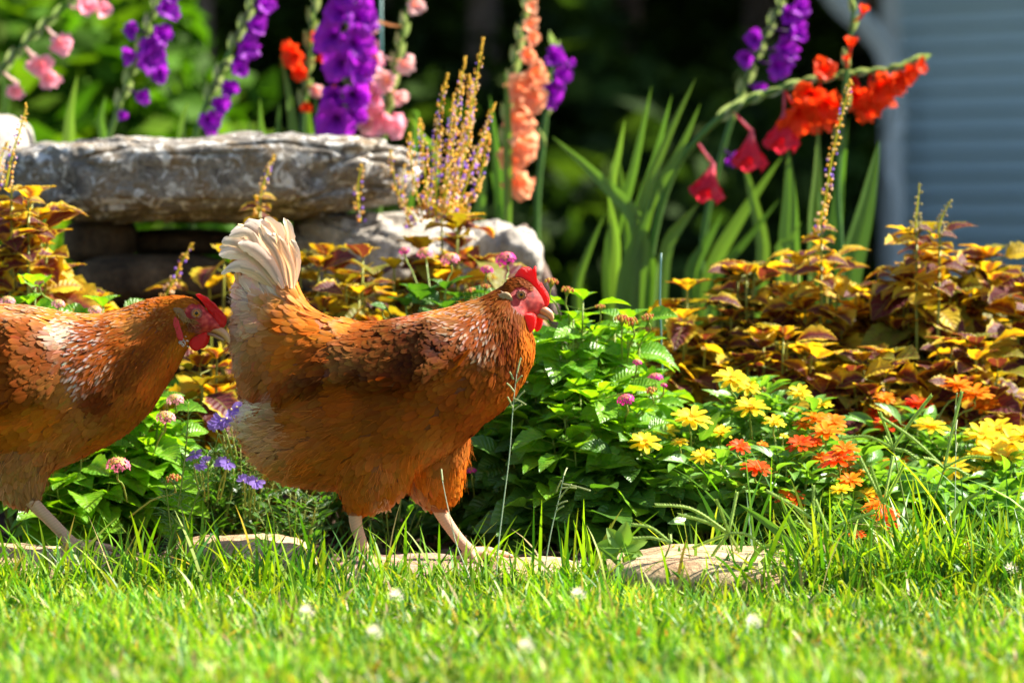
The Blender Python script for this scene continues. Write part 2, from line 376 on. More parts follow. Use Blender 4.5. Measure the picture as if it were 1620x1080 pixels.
trees=[(320,15.5,.045,4.2,'thin tree whose trunk stands above the middle of the slab'),(765,17.0,.085,5.0,'tree with a pinkish trunk straight above the tall flower spikes'),
 (640,19.0,.12,5.0,'thick dark tree between the two trunks nearer by'),(980,20.0,.14,5.2,'tree in the dark behind the tall green blades'),(1200,19.0,.10,5.0,'tree nearest the house corner'),
 (150,19.0,.12,5.0,'tree behind the sunny bushes at the left'),(-40,22.0,.14,5.5,'tree at the far left of the wood'),(880,25.0,.16,6.5,'tree far back in the middle of the wood'),(450,24.0,.16,6.5,'tree far back beyond the slab'),(1120,27.0,.18,7.0,'far tree beyond the red gladiolus')]
for i,(px,Y,r,h,lb) in enumerate(trees):
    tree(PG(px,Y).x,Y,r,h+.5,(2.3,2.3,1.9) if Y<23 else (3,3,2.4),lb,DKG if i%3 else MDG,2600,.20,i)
OFFL=['thick','slender','broad','tallest','leftmost','farther left','rearmost']
for i,(x,y,h) in enumerate([(1.9,21.5,5.5),(4.6,22.5,6.5),(6.5,19.5,6.0),(7.5,24.0,7.0),(-4.5,18.5,5.5),(-5.5,24,7),(3.6,28,8)]):
    tree(x,y,.15,h,(2.8,2.8,2.4),OFFL[i]+' wood tree shading the undergrowth from beyond the frame',DKG,3000,.22,40+i)
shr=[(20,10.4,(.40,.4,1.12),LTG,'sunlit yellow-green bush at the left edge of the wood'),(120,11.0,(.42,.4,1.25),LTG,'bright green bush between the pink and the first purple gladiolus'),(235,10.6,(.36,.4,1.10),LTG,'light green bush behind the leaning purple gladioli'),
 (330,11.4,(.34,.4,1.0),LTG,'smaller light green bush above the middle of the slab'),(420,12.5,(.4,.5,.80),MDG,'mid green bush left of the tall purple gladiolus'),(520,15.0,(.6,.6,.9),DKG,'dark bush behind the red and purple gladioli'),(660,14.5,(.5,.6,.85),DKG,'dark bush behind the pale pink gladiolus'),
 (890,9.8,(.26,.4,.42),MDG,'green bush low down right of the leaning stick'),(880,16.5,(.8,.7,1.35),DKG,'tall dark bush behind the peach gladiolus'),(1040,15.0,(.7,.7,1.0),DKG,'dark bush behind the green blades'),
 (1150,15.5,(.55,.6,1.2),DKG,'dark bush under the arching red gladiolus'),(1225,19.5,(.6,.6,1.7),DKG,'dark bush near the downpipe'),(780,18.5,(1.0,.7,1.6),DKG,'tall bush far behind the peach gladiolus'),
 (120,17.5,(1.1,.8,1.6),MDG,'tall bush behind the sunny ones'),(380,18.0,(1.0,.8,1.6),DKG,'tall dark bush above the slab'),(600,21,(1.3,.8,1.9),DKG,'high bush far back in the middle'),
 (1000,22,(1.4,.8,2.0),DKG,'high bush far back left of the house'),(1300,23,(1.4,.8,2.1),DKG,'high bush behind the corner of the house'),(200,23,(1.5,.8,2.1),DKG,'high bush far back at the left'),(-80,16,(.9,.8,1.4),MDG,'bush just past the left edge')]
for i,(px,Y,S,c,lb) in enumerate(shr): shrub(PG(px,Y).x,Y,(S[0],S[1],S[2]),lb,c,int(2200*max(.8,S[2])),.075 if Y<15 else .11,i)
# the far wood closes the view
_r=np.random.default_rng(77); mb=[];
Vs=[];Qs=[];Cs=[];k=0
for i in range(26):
    x=-13+i*1.05; y=29+_r.uniform(-1.5,2.5); V,Q,CC=cards(_r,(x,y,terrain(x,y)+1.8),(1.5,1.0,2.4),1500,.24,DKG); Vs.append(V);Qs.append(Q+k);Cs.append(CC);k+=len(V)
tag(obj('far_wood',mesh_np('far_wood',np.concatenate(Vs),[np.concatenate(Qs)],M_WOOD_LEAF,{'Col':np.concatenate(Cs)},False)),'dark mass of woodland closing the view behind the garden','wood',kind='stuff')
# ================================================================== plants
def leaf_mesh(name,mat,L=.05,W=.03,n=7,serr=.10,fold=.25,droop=.35,rip=.03,seed=0,ac=(-1,-.5,0,.5,1),prof=None,wave=0,curl=0):
    r=random.Random(seed); V=[];U=[]; k=len(ac)
    for i in range(n+1):
        t=i/n
        w=(math.sin(math.pi*min(1,t**.80))**.85 if prof is None else prof(t))*(1-.0*t)
        w=max(w,.03)
        if 0<i<n and serr: w*=1+(serr if i%2 else -serr)
        for a in ac:
            x=a*w*W/2; y=L*(t - .25*droop*t*t) ; z=-droop*L*t*t*.7 + abs(a)*w*W*fold + rip*L*math.sin(t*19+abs(a)*2+seed)*abs(a)*.6 + wave*L*math.sin(t*9+seed+(2 if a>0 else 0))*abs(a)
            if curl: z-=curl*W*a*a*w
            V.append((x,y,z)); U.append((a,t,seed*.37))
    i,j=np.meshgrid(np.arange(n),np.arange(k-1),indexing='ij')
    Q=np.stack([i*k+j,i*k+j+1,(i+1)*k+j+1,(i+1)*k+j],-1).reshape(-1,4)
    return mesh_np(name,V,[Q],mat,{'fuv':U})
def fuv(t):
    sp=t.nodes.new('ShaderNodeSeparateXYZ'); L(t,attr(t,'fuv').outputs['Vector'],sp.inputs[0]); return sp.outputs
def orand(t): return t.nodes.new('ShaderNodeObjectInfo').outputs['Random']
def veins(t,f,k=9,slant=.9,width=.5):
    w=math_(t,'SUBTRACT',math_(t,'MULTIPLY',f[1],k),math_(t,'MULTIPLY',math_(t,'ABSOLUTE',f[0]),slant*2.2))
    s=math_(t,'ABSOLUTE',math_(t,'SUBTRACT',math_(t,'FRACT',w),.5))       # 0 in the middle of a rib gap
    rib=math_(t,'GREATER_THAN',s,.43); mid=math_(t,'LESS_THAN',math_(t,'ABSOLUTE',f[0]),.07)
    return s,math_(t,'MAXIMUM',math_(t,'MULTIPLY',rib,.6),mid)
def green(c1,c2,c3,vein=(.30,.42,.12)):
    def fn(t):
        f=fuv(t); base=mix_(t,orand(t),c1,c2); s,v=veins(t,f)
        n=noise_(t,60,3,vec=t.nodes.new('ShaderNodeTexCoord').outputs['Object']); base=mix_(t,ramp_(t,n.outputs[0],[(.45,(0,0,0)),(.75,(1,1,1))]),base,c3)
        sp=noise_(t,170,2,vec=t.nodes.new('ShaderNodeTexCoord').outputs['Object']); base=mix_(t,ramp_(t,sp.outputs[0],[(.70,(0,0,0)),(.74,(1,1,1))]),base,(.22,.14,.04))
        return mix_(t,math_(t,'MULTIPLY',v,.45),base,vein)
    return fn
def veinbump(k=9,st=.9,d=.0015):
    def b(t):
        f=fuv(t); s,v=veins(t,f,k); n=noise_(t,300,2,vec=t.nodes.new('ShaderNodeTexCoord').outputs['Object'])
        return bump_(t,math_(t,'ADD',math_(t,'MULTIPLY',math_(t,'SUBTRACT',.5,s),1.0),math_(t,'MULTIPLY',n.outputs[0],.5)),st,d)
    return b
def coleus_col(bright):
    def fn(t):
        f=fuv(t); n=noise_(t,42,4,.6,vec=t.nodes.new('ShaderNodeTexCoord').outputs['Object'],dist=.6)
        r=math_(t,'SUBTRACT',math_(t,'POWER',math_(t,'ABSOLUTE',f[0]),1.4),math_(t,'MULTIPLY',n.outputs[0],.75))
        r=math_(t,'ADD',r,math_(t,'MULTIPLY',math_(t,'SUBTRACT',orand(t),.5),bright[0]))
        r=math_(t,'ADD',r,bright[1])
        edge=mix_(t,noise_(t,25,2,vec=t.nodes.new('ShaderNodeTexCoord').outputs['Object']).outputs[0],(.66,.46,.02),(.42,.50,.03))
        c=ramp_(t,r,[(.02,(.11,.020,.028)),(.16,(.24,.06,.02)),(.30,(.42,.24,.015)),(.52,(.62,.46,.025))])
        s,v=veins(t,f,8); c=mix_(t,math_(t,'MULTIPLY',v,.35),c,(.30,.30,.05))
        return mix_(t,ramp_(t,math_(t,'ABSOLUTE',f[0]),[(.86,(0,0,0)),(.97,(1,1,1))]),c,edge)
    return fn
M_COLEUS_D=leafy('coleus_dark_material',coleus_col((1.2,.0)),trans=.42,rough=.5,spec=.3,tint=(1.7,1.3,.5),bump=veinbump(8,1,.002))
M_COLEUS_Y=leafy('coleus_yellow_material',coleus_col((.9,.46)),trans=.45,rough=.5,spec=.3,tint=(1.5,1.2,.4),bump=veinbump(8,1,.002))
M_LANT=leafy('lantana_leaf_material',green((.09,.28,.012),(.18,.42,.012),(.26,.46,.02)),trans=.46,rough=.36,spec=.45,tint=(1.8,1.5,.3),bump=veinbump(9,1,.0018))
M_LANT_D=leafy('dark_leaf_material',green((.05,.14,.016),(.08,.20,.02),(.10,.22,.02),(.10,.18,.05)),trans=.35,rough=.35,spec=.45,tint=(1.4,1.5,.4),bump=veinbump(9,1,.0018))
M_ZINL=leafy('zinnia_leaf_material',green((.08,.23,.03),(.14,.33,.035),(.19,.38,.05),(.30,.42,.15)),trans=.44,rough=.38,spec=.5,tint=(1.6,1.45,.35),bump=veinbump(5,.5,.001))
M_BLADE=leafy('sword_leaf_material',lambda t: mix_(t,orand(t),(.07,.17,.035),(.16,.27,.05)),trans=.40,rough=.4,spec=.4,tint=(1.4,1.5,.4),
    bump=lambda t: bump_(t,math_(t,'SINE',math_(t,'MULTIPLY',fuv(t)[0],22.0)),.5,.001))
M_STEM=simple('green_stem_material',lambda t: mix_(t,orand(t),(.13,.22,.03),(.22,.30,.05)),rough=.5,spec=.4,sss=.1)
M_STEM_Y=simple('yellow_stem_material',lambda t: mix_(t,orand(t),(.19,.22,.025),(.26,.28,.03)),rough=.5,spec=.4)
M_COLV=leafy('floret_material',lambda t: attr(t,'Col').outputs['Color'],trans=.40,rough=.5,spec=.3,tint=(1.2,1.1,1.1))
LIB={}
LIB['col_d']=[leaf_mesh('coleus_leaf',M_COLEUS_D,.066,.046,9,.09,.16,.5,.03,s) for s in range(5)]
LIB['col_y']=[leaf_mesh('coleus_leaf',M_COLEUS_Y,.060,.043,9,.09,.16,.5,.04,s+7) for s in range(5)]
LIB['lant']=[leaf_mesh('lantana_leaf',M_LANT,.050,.033,10,.06,.20,.42,.025,s) for s in range(5)]
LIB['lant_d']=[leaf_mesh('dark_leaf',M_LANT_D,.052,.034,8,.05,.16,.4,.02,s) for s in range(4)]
M_COLEUS_G=leafy('coleus_olive_material',green((.16,.17,.015),(.24,.26,.02),(.16,.05,.03),(.30,.22,.04)),trans=.42,rough=.5,spec=.25,tint=(1.7,1.3,.4),bump=veinbump(8,1,.002))
LIB['col_g']=[leaf_mesh('coleus_leaf',M_COLEUS_G,.064,.047,9,.09,.16,.5,.03,s+3) for s in range(3)]
LIB['zin']=[leaf_mesh('zinnia_leaf',M_ZINL,.046,.0155,6,0,.30,.45,.0,s,ac=(-1,0,1)) for s in range(5)]
def place(parent,lib,pos,d,nrm,sc=1.0,name=None):
    me=random.choice(lib); return obj(name or me.name.split('.')[0],me,parent,M=frame(d,nrm,pos,sc))
# ---- flowers
def petal(L_,W,cup,n=4,ac=(-1,0,1),notch=0,ruf=0,tipdrop=0,seed=0):
    V=[];U=[]
    for i in range(n+1):
        t=i/n; w=W/2*(.35+.65*math.sin(min(1,t*1.15)*math.pi*.62))*(1 if t<.86 else .62)
        for a in ac:
            V.append((a*w, L_*t*(1-(notch if (a==0 and i==n) else 0)), cup*L_*t*t - tipdrop*L_*t**3 + ruf*L_*math.sin(a*3+t*8+seed)*t*t+abs(a)*w*.25)); U.append((a,t,0))
    k=len(ac); i,j=np.meshgrid(np.arange(n),np.arange(k-1),indexing='ij')
    return np.array(V),np.stack([i*k+j,i*k+j+1,(i+1)*k+j+1,(i+1)*k+j],-1).reshape(-1,4),U
def rotm(a,el):   # turn a petal lying along +Y round Z by a after raising it by el
    ce,se,ca,sa=math.cos(el),math.sin(el),math.cos(a),math.sin(a)
    R1=np.array([[1,0,0],[0,ce,-se],[0,se,ce]]); R2=np.array([[ca,-sa,0],[sa,ca,0],[0,0,1]]); return R2@R1
def zinnia(colour,disc,seed,R=.024,rows=2):
    r=random.Random(seed); mb=MB(); npet=10
    for row in range(rows):
        for i in range(npet-row*2):
            a=2*math.pi*(i+.5*row+r.uniform(-.12,.12))/(npet-row*2); el=r.uniform(-.05,.16)+row*.35
            V,Q,U=petal(R*(1-.22*row)*r.uniform(.85,1.08),R*.36,-.10,tipdrop=.05,seed=r.random()*9)
            V[:,1]+=R*.12; V=V@rotm(a,el).T; V[:,2]+=.0015*row
            c=np.array(colour)*r.uniform(.82,1.15); mb.add(V,Q,(),np.clip(c,0,.95),U)
    for i in range(26):
        a=i*2.4; q=R*.055*math.sqrt(i); mb.blob((math.cos(a)*q,math.sin(a)*q,.0035-.25*q),(.0013,.0013,.0024),5,3,col=np.array(disc)*r.uniform(.7,1.3))
    mb.tube([(0,0,-.007),(0,0,-.001)],[.0022,.0048],7,col=(.10,.20,.03))
    return mb.mesh('blossom',M_COLV)
YEL=(.88,.66,.02); ORA=(.88,.095,.002); ORY=(.90,.27,.004); RED=(.80,.05,.004)
LIB['z_y']=[zinnia(YEL,(.75,.5,.02),s) for s in range(4)]; LIB['z_o']=[zinnia(ORA,(.8,.30,.02),s+9) for s in range(4)]
LIB['z_g']=[zinnia(ORY,(.8,.4,.02),s+19) for s in range(2)]; LIB['z_r']=[zinnia(RED,(.7,.25,.02),s+29) for s in range(2)]
def umbel(cols,seed,R=.0125,n=26):
    r=random.Random(seed); mb=MB()
    for i in range(n):
        el=math.asin(1-1.05*(i+.5)/n) if i<n else 0; a=i*2.39996; d=np.array([math.cos(el)*math.cos(a),math.cos(el)*math.sin(a),math.sin(el)])
        c=np.array(cols[0] if i>n*.30 else cols[1])*r.uniform(.8,1.15); p=d*R*np.array([1,1,.72])
        u=np.cross(d,[0.3,.2,1]); u/=np.linalg.norm(u); v=np.cross(d,u); s=R*.27
        ph=r.uniform(0,6)
        V=[p+d*.0006]; 
        for q in range(8):
            an=ph+q*math.pi/4; rr=s*(1.15 if q%2 else .62); V.append(p+(u*math.cos(an)+v*math.sin(an))*rr+d*(.0008 if q%2 else -.0004))
        mb.add(V,(),[(0,1+q,1+(q+1)%8) for q in range(8)],np.clip(c,0,.95))
        mb.tube([(0,0,-R*.5),p*.9],[.0007,.0005],4,col=(.2,.28,.06),cap=False)
    return mb.mesh('blossom',M_COLV)
LIB['l_m']=[umbel(((.72,.03,.34),(.85,.25,.20)),s) for s in range(2)]; LIB['l_p']=[umbel(((.92,.24,.38),(.92,.48,.16)),s+5) for s in range(2)]; LIB['l_w']=[umbel(((.92,.40,.46),(.92,.55,.2)),s+8) for s in range(2)]
def bud():
    mb=MB(); 
    for i in range(14):
        a=i*2.4; q=.0011*math.sqrt(i); mb.blob((math.cos(a)*q*1.6,math.sin(a)*q*1.6,.0045-.5*q),(.0013,.0013,.0022),5,3,col=(.62,.48,.08) if i%2 else (.60,.22,.10))
    mb.tube([(0,0,-.004),(0,0,.003)],[.0012,.0045],6,col=(.2,.3,.05)); return mb.mesh('bud',M_COLV)
LIB['l_b']=[bud()]
def bush(name,label,cat,group,px,Y,top,wpx,leaf,nst=9,nodes=5,leafsc=1.0,dep=None,zb=.03,tmin=.30,seed=0,stemmat=None,up=.25,stemr=.0022,dome=.45,extra=None,tipcl=True):
    random.seed(seed+1000); base=PG(px,Y,zb); T=P(px,top,Y); H=max(.05,T.z-zb); rx=wpx/F_PX*Y; ry=dep or rx*.8
    root=empty(name,base,label,cat,group); mb=MB(); tips=[]
    for i in range(nst):
        a=2.39996*i+random.uniform(-.4,.4); rr=math.sqrt((i+.4)/nst); 
        tip=Vector((math.cos(a)*rx*rr,math.sin(a)*ry*rr,H*(1-dome*rr*rr)*random.uniform(.90,1.0)))
        st=Vector((tip.x*.25,tip.y*.25,0)); mid=Vector((tip.x*.75,tip.y*.75,tip.z*.5))
        pts=[st*(1-t)**2+mid*2*t*(1-t)+tip*t*t for t in np.linspace(0,1,8)]
        mb.tube(pts,np.linspace(stemr*1.4,stemr*.6,8),5); tips.append(tip)
        for k in range(nodes):
            t=tmin+(1-tmin)*(k+.5*random.random())/max(1,nodes-.4); t=min(t,.985)
            p=st*(1-t)**2+mid*2*t*(1-t)+tip*t*t; dirv=(mid-st)*2*(1-t)+(tip-mid)*2*t
            sc=leafsc*(1.08-.50*max(0,t-.55)/.45)*random.uniform(.62,1.22); a0=(k%2)*math.pi/2+random.uniform(-.5,.5)+i
            for sgn in (0,math.pi):
                h=Vector((math.cos(a0+sgn),math.sin(a0+sgn),0)); d=h+Vector((0,0,up+random.uniform(-.25,.35)+ (.5 if t>.93 else 0)))
                pet=leafsc*random.uniform(.002,.022); q=p+(h+Vector((0,0,.3))).normalized()*(stemr+pet)
                if pet>.006: mb.tube([p,q+h*.002],stemr*.35,4,cap=False)
                n=Vector((random.uniform(-.6,.6),random.uniform(-.95,.25),1))
                place(root,leaf,q,d,n,sc)
        if tipcl:
            for q in range(3):
                a2=q*2.1+random.uniform(0,1); place(root,leaf,tip,Vector((math.cos(a2),math.sin(a2),.9)),Vector((-math.cos(a2),-math.sin(a2),1)),leafsc*random.uniform(.35,.6))
    obj('stems',mb.mesh('stems',stemmat or M_STEM),root)['kind']='stuff'
    return root,base,tips
def stalk(root,base,p,flib,name,d=None,stem=M_STEM,r=.0014,sc=1.0,start=None):
    """a flower at world point p on its own stalk rising from inside the bush"""
    q=p-base; s=start or Vector((q.x*.55,q.y*.6+.02,max(.02,q.z-.06))); d=Vector(d or (random.uniform(-.25,.15),random.uniform(-.55,-.15),1)).normalized()
    me=random.choice(flib); o=obj(name,me,root,M=Matrix.Translation(q)@d.to_track_quat('Z','Y').to_matrix().to_4x4()@Matrix.Rotation(random.uniform(0,6),4,'Z')@Matrix.Diagonal((sc,sc,sc,1)))
    mb=MB(); mid=(s+q)/2+Vector((0,.01,-.004)); e=q-d*.004*sc; pts=[s,s*.45+e*.55+Vector((0,.008,0)),e-d*.015,e]; mb.tube(catmull(pts,8),r,5,cap=False); obj('flower_stalk',mb.mesh('flower_stalk',stem),root)
    return o
def spike(root,base,pts_px,Y,cols,n=None,r=.0016,size=.0040,label=None,dens=.0058):
    """thin flower spike with whorls of small florets"""
    W=[P(x,y,Y+random.uniform(-.05,.05) if False else Y)-base for x,y in pts_px]; c=catmull(W,24); mb=MB(); mb.tube(c,np.linspace(r,r*.5,24),5,col=(.55,.55,.03),cap=False)
    Ls=np.linalg.norm(np.diff(c,axis=0),axis=1).sum(); nw=int(Ls/dens)
    for i in range(nw):
        t=(i+.5)/nw; p=c[min(23,int(t*24))]+(c[min(23,int(t*24)+1)]-c[min(23,int(t*24))])*((t*24)%1)
        k=random.choice((2,3,4)) if t<.85 else 3; s=size*(1.15-.6*t)
        for q in range(k):
            a=random.uniform(0,6.28); rr=s*(2.0 if t<.85 else .8)
            cc=np.array(random.choice(cols if t<.8 else cols[:1]))*random.uniform(.75,1.2)
            pp=p+np.array([math.cos(a)*rr,math.sin(a)*rr,random.uniform(-.001,.002)]); mb.blob(pp,(s*.62,s*.62,s*.75),5,3,col=np.clip(cc,0,.95))
    return obj('flower_spike',mb.mesh('flower_spike',M_COLV),root)
SPC=[(.85,.60,.07),(.85,.50,.10),(.85,.62,.20),(.85,.66,.45),(.45,.25,.80)]
# ---- coleus
GC='coleus plants in the flower bed'
CO=[ # px, Y, top, halfwidth, nst, nodes, lib, label, scale
 (35,6.15,292,92,12,6,'col_y','yellow coleus behind the left hen, tall at the left edge of the bed',1.0),
 (140,6.25,432,70,7,4,'col_y','orange-yellow coleus spreading low toward the dark rocks, above the left hen',.95),
 (345,6.45,352,26,3,3,'col_y','small yellow and red coleus left of the pale tail',1.0),
 (500,6.35,372,88,12,6,'col_d','red-brown coleus just right of the pale tail',.95),
 (560,6.22,400,70,9,5,'col_d','purple-brown coleus covering the foot of the big pale rock',.9),
 (610,6.30,412,60,7,4,'col_d','low purple-brown coleus in front of the pale rock',.9),
 (712,6.35,318,78,11,7,'col_d','dark coleus carrying the cluster of tall flower spikes',1.0),
 (330,5.95,555,55,6,4,'col_d','shaded coleus between the two hens',1.0),
 (1075,6.20,452,62,9,6,'col_y','orange-tinged coleus at the foot of the green blades',.85),
 (1180,6.30,405,82,13,8,'col_d','brown coleus second from the left of the right-hand clump',.85),
 (1285,6.32,380,88,15,9,'col_y','tallest bushy coleus of the right clump, under its single long spike',.85),
 (1375,6.40,440,70,11,8,'col_d','brown coleus in the middle of the right clump',.85),
 (1230,6.12,505,90,12,6,'col_d','dark coleus low behind the yellow zinnias',.9),
 (1460,6.30,352,72,12,9,'col_d','coleus with two short flower spikes before the house wall',.9),
 (1555,6.34,366,58,10,8,'col_d','coleus with large spreading top leaves near the right edge',.95),
 (1530,6.12,520,80,11,6,'col_d','purple-brown coleus low down at the right',.9),
 (1390,6.08,545,80,11,5,'col_d','shaded coleus above the red zinnias',.9),
 (1640,6.25,430,50,8,6,'col_d','coleus cut by the right edge of the picture',.9)]
coleus=[]
for i,(px,Y,top,w,nst,nd,lib,lb,sc) in enumerate(CO):
    coleus.append(bush('coleus',lb,'coleus',GC,px,Y,top,w,LIB[lib]+LIB['col_d'][:2] if lib=='col_y' else LIB['col_d']+LIB['col_y'][:2]+LIB['col_g'][:2],min(16,int(nst*1.2)),min(9,nd+1),sc*1.8,seed=i,stemmat=M_STEM_Y,stemr=.0030,dome=.38,tmin=.22,up=-.12))
random.seed(55)
r_,b_,_=coleus[6]
for i,pp in enumerate([[(705,345),(735,250),(750,150),(764,62)],[(700,345),(715,240),(725,160),(736,92)],[(690,345),(690,250),(695,180),(708,118)],[(712,345),(735,230),(745,160),(742,120)],[(720,345),(745,270),(765,210),(783,165)],
    [(680,345),(672,270),(668,220),(664,190)],[(670,345),(655,290),(650,240),(648,212)],[(660,350),(632,310),(622,270),(618,240)],[(726,345),(752,300),(768,240),(770,205)],[(700,345),(704,280),(712,210),(718,150)],
    [(650,360),(640,330),(636,300),(640,262)],[(695,350),(720,290),(728,230),(742,178)],[(710,350),(722,300),(752,260),(760,225)],[(685,350),(680,310),(690,250),(700,205)]]):
    spike(r_,b_,pp,6.30+.012*i,SPC,dens=.0046)
for (ci,pp,Y) in [(0,[(8,300),(18,250),(32,205),(42,166)],6.12),(0,[(-12,330),(-6,290),(2,250),(12,226)],6.15),(2,[(408,345),(412,310),(424,270),(434,246)],6.40),(10,[(1292,372),(1305,320),(1318,240),(1340,150),(1345,128)],6.25),
                (13,[(1448,368),(1450,340),(1455,292)],6.22),(13,[(1484,372),(1490,345),(1504,318)],6.2),(1,[(262,468),(276,440),(290,410),(304,386)],6.3),(3,[(570,350),(566,300),(572,262)],6.4)]:
    spike(coleus[ci][0],coleus[ci][1],pp,Y,SPC if ci!=13 else [(.45,.40,.14),(.5,.4,.2)],r=.0022)
for ci,cx,cy,Y in [(10,1300,362,6.25),(2,412,312,6.38),(13,1487,372,6.2),(13,1450,362,6.22),(0,18,300,6.1),(0,45,318,6.08)]:
    r_,b_,_=coleus[ci]; c=P(cx,cy,Y)-b_; mb=MB(); mb.tube([(b_*0+Vector((c.x*.5,c.y*.5,.05))),Vector((c.x*.9,c.y*.9,c.z*.6)),c],[.003,.003,.002],6); obj('stem',mb.mesh('stem',M_STEM_Y),r_)
    for q in range(14):
        a=q*1.75; lv=q//2; place(r_,random.choice((LIB['col_y'],LIB['col_d'])),Vector((c.x*(.9+.1*(7-lv)/7),c.y,c.z-.017*lv)),Vector((math.cos(a),math.sin(a),.15)),Vector((0,-.5,1)),.5+.08*lv)
# ---- lantana
GL='lantana bushes in the flower bed'
LA=[(40,5.95,428,85,10,6,'lant','lantana behind the back of the left hen',.95),(150,6.0,452,50,6,5,'lant','lantana sprig over the neck of the left hen',.9),
 (215,5.82,612,78,12,7,'lant','lantana with pale pink heads below the neck of the left hen',1.0),(120,5.75,690,70,8,6,'lant','lantana under the belly of the left hen',1.0),
 (690,5.98,425,90,13,7,'lant_d','dark-leaved lantana behind the back of the middle hen',1.0),(800,5.90,452,60,8,7,'lant','lantana behind the neck of the middle hen',.9),
 (910,5.86,462,75,14,10,'lant','bright lantana right in front of the beak of the middle hen',.92),(985,5.92,478,72,13,9,'lant','lantana with magenta heads between the beak and the zinnias',.92),
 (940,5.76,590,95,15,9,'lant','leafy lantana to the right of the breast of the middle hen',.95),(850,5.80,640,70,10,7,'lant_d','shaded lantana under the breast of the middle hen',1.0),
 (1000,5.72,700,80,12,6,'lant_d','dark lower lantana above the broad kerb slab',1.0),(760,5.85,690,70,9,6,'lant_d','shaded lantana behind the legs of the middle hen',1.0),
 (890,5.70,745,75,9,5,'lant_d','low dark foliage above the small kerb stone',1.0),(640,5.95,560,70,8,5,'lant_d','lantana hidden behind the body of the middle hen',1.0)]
lant=[]
for i,(px,Y,top,w,nst,nd,lib,lb,sc) in enumerate(LA):
    lant.append(bush('lantana',lb,'lantana',GL,px,Y,top,w,LIB[lib],min(16,int(nst*1.1)),min(9,nd),sc*1.75,seed=i+40,dome=.42,tmin=.25,up=.0))
random.seed(66)
for ci,x,y,Y,lib,sc in [(7,990,634,5.66,'l_m',1.0),(7,1036,600,5.80,'l_m',.95),(7,1008,574,5.76,'l_m',.55),(8,1050,610,5.72,'l_m',.4),(11,746,745,5.74,'l_m',.6),(11,735,710,5.76,'l_m',.5),
    (5,800,412,6.0,'l_m',1.25),(4,712,412,6.05,'l_p',1.15),(4,672,402,6.1,'l_p',1.0),(5,770,428,5.98,'l_m',.8),(4,640,398,6.15,'l_m',.7),(4,606,486,6.0,'l_p',.7),(5,745,462,5.95,'l_b',1.2),(5,768,456,5.95,'l_b',1.2),
    (6,872,449,5.8,'l_b',1.6),(6,897,462,5.8,'l_b',1.5),(7,984,508,5.75,'l_b',1.7),(7,1000,512,5.76,'l_b',1.6),(7,1025,505,5.8,'l_b',1.4),(6,950,488,5.8,'l_b',1.2),(7,1030,620,5.7,'l_b',1.3),
    (2,187,738,5.55,'l_p',1.35),(2,262,662,5.62,'l_w',1.1),(2,277,634,5.72,'l_w',1.0),(3,274,760,5.55,'l_b',1.6),(1,150,492,5.9,'l_w',.8),(0,12,478,5.85,'l_w',.9),(0,92,482,5.86,'l_w',.8),(1,62,448,5.9,'l_p',.6),(10,1118,917,5.56,'l_m',.55)]:
    stalk(lant[ci][0],lant[ci][1],P(x,y,Y),LIB[lib],'blossom' if lib!='l_b' else 'bud',sc=sc)
# ---- zinnias
GZ='zinnia plants in the flower bed'
ZI=[(1095,5.84,648,72,14,6,'yellow zinnia plant nearest the lantana'),(1195,5.90,592,78,15,7,'zinnia plant with the highest yellow flowers'),(1280,5.84,640,72,14,6,'zinnia plant with yellow-orange flowers in the middle of the row'),
 (1130,5.70,716,80,13,5,'low zinnia plant in front of the yellow ones'),(1240,5.68,715,80,14,6,'zinnia plant bearing two open orange-red flowers'),(1350,5.70,715,75,13,6,'zinnia plant with the large orange flower'),
 (1440,5.95,655,75,12,6,'zinnia plant with blurred red flowers at the back'),(1530,5.90,690,78,13,6,'yellow zinnia plant near the right edge'),(1590,5.80,720,60,10,5,'zinnia plant cut by the right edge'),
 (1450,5.72,745,75,12,5,'orange zinnia plant behind the crabgrass'),(1560,5.68,775,80,10,4,'low zinnia foliage at the right end of the kerb'),(1330,5.60,800,60,9,4,'zinnia plant with small orange flowers low by the kerb')]
zin=[]
for i,(px,Y,top,w,nst,nd,lb) in enumerate(ZI):
    zin.append(bush('zinnia',lb,'zinnia',GZ,px,Y,top,w,LIB['zin'],min(18,int(nst*1.2)),nd,1.75,seed=i+80,dome=.35,tmin=.25,up=.40,stemr=.0016))
random.seed(77)
